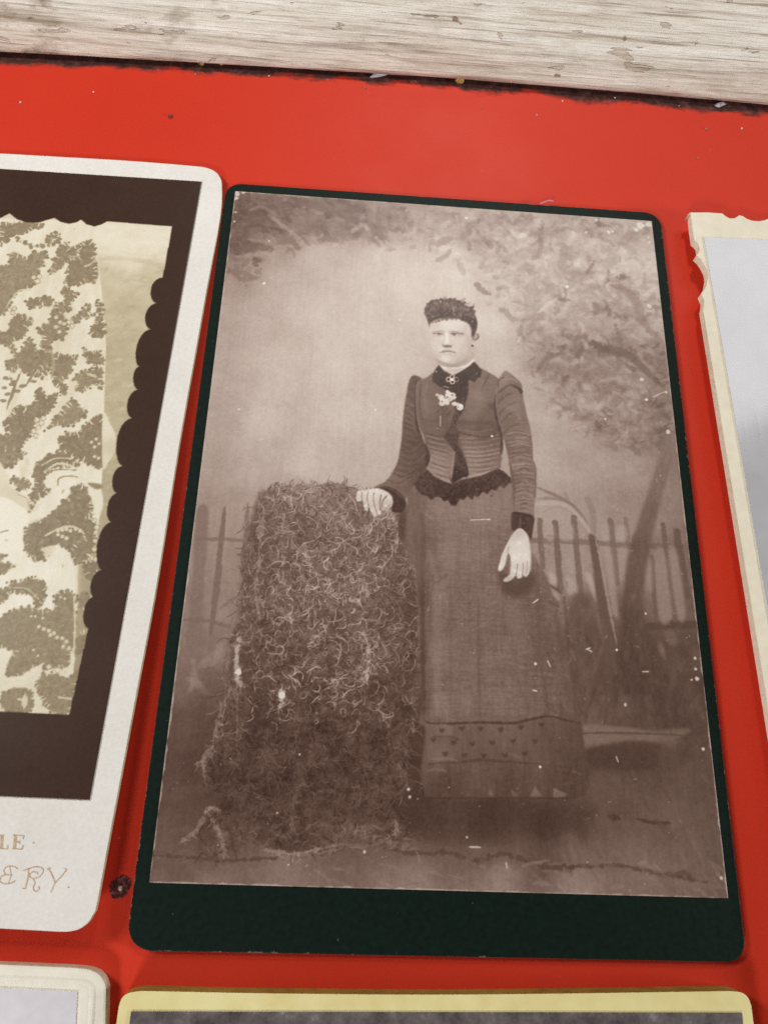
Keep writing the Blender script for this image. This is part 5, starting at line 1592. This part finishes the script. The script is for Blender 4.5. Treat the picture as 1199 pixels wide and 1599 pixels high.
brass = plain('brass_grit', (204, 172, 96), 0.5, (150, 112, 50))
chalk = plain('white_flake', (226, 226, 230), 0.5, (190, 190, 196))
tanm = plain('tan_grit', (178, 148, 118), 0.7)
lump('brass_crumb', (314, 98), (0.0008, 0.0007, 0.0007), brass, 'yellowish grain on the worn strip, larger one of a pair', 'crumb', None, 3)
lump('brass_crumb', (346, 99), (0.0006, 0.0005, 0.0005), brass, 'yellowish grain on the worn strip, smaller one of a pair', 'crumb', None, 4)
lump('brass_crumb', (717, 125), (0.0012, 0.0009, 0.0009), brass, 'round golden crumb lying alone in the gap below the plank', 'crumb', None, 5)
lump('paint_flake', (592, 116), (0.0026, 0.0007, 0.0005), chalk, 'long white flake lying in the dark gap below the plank', 'flake', None, 6)
lump('paint_flake', (1124, 163), (0.0018, 0.0008, 0.0005), plain('lilac_flake', (196, 190, 200), 0.6), 'pale lilac flake on the worn strip beside the dark scuff', 'flake', None, 7)
for k, (x, y, s) in enumerate(((305, 115, 1.0), (32, 159, 0.9), (570, 137, 0.9), (878, 157, 0.8), (1102, 201, 1.3), (1158, 200, 1.0), (1089, 246, 0.9), (146, 143, 0.7), (751, 168, 0.8), (838, 179, 0.8), (155, 87, 0.9), (420, 118, 0.8), (1060, 165, 0.9), (960, 152, 0.8))):
    lump('grit_speck', (x, y), (0.00028 * s, 0.00024 * s, 0.0002 * s), chalk if k % 2 else tanm, *(('tiny speck of grit on the brown worn strip beside the plank', 'speck', 'grit on the worn strip') if k in (10, 11, 12, 13) else ('tiny pale speck of grit lying on the bare red board', 'speck', 'grit scattered on the red board')), 20 + k)
lump('grit_speck', (266, 181), (0.0005, 0.0005, 0.0004), plain('dark_grit', (120, 70, 62), 0.7), 'dark brown speck of grit on the bare red board', 'speck', None, 50)

fibre('lint_fibre', [(843, 318), (850, 315), (857, 313), (864, 314)], 0.0002, 0.0013, plain('mauve_lint', (214, 150, 166), 0.9, (190, 120, 140)), 'short mauve lint fibre lying against the top edge of the green card', 'lint')

# nail driven into the board, with a ring of grime
nail = unproj([(187, 1386)], 0.0004)[0]
nt = empty('nail', (nail[0], nail[1], 0.0), 'small pale nail head ringed by black grime between white and green cards', 'nail')


def grime_mesh(r, z, seed):
    rng = random.Random(seed)
    bm = bmesh.new()
    n = 40
    ringv = []
    for i in range(n):
        a = 2 * math.pi * i / n
        rr = r * (1 + 0.10 * math.sin(2 * a + 0.7) + 0.03 * math.sin(5 * a) + rng.uniform(-0.03, 0.03))
        ringv.append(bm.verts.new((nail[0] + rr * math.cos(a) * 0.92, nail[1] + rr * math.sin(a) * 1.08, z)))
    c = bm.verts.new((nail[0], nail[1], z + 0.00012))
    for i in range(n):
        bm.faces.new((ringv[i], ringv[(i + 1) % n], c))
    me = bpy.data.meshes.new('grime')
    bm.to_mesh(me)
    bm.free()
    return me


N = Nodes('black_grime')
N.base(N.ramp(N.noise(1800, 4, 0.7), [(0.35, rgba((44, 20, 20))), (0.5, rgba((84, 40, 40))), (0.65, rgba((134, 84, 80)))]))
link('grime', grime_mesh(0.0018, 0.00008, 3), N.set(0.85, 0.2), nt)
bm = bmesh.new()
bmesh.ops.create_uvsphere(bm, u_segments=16, v_segments=8, radius=1.0)
for v in bm.verts:
    v.co = Vector((nail[0] + 0.0001 + v.co.x * 0.00042, nail[1] - 0.0002 + v.co.y * 0.00046, 0.0002 + max(v.co.z, -0.3) * 0.0004))
me = bpy.data.meshes.new('nail_head')
bm.to_mesh(me)
bm.free()
link('nail_head', me, plain('pale_nail', (214, 196, 168), 0.5), nt)
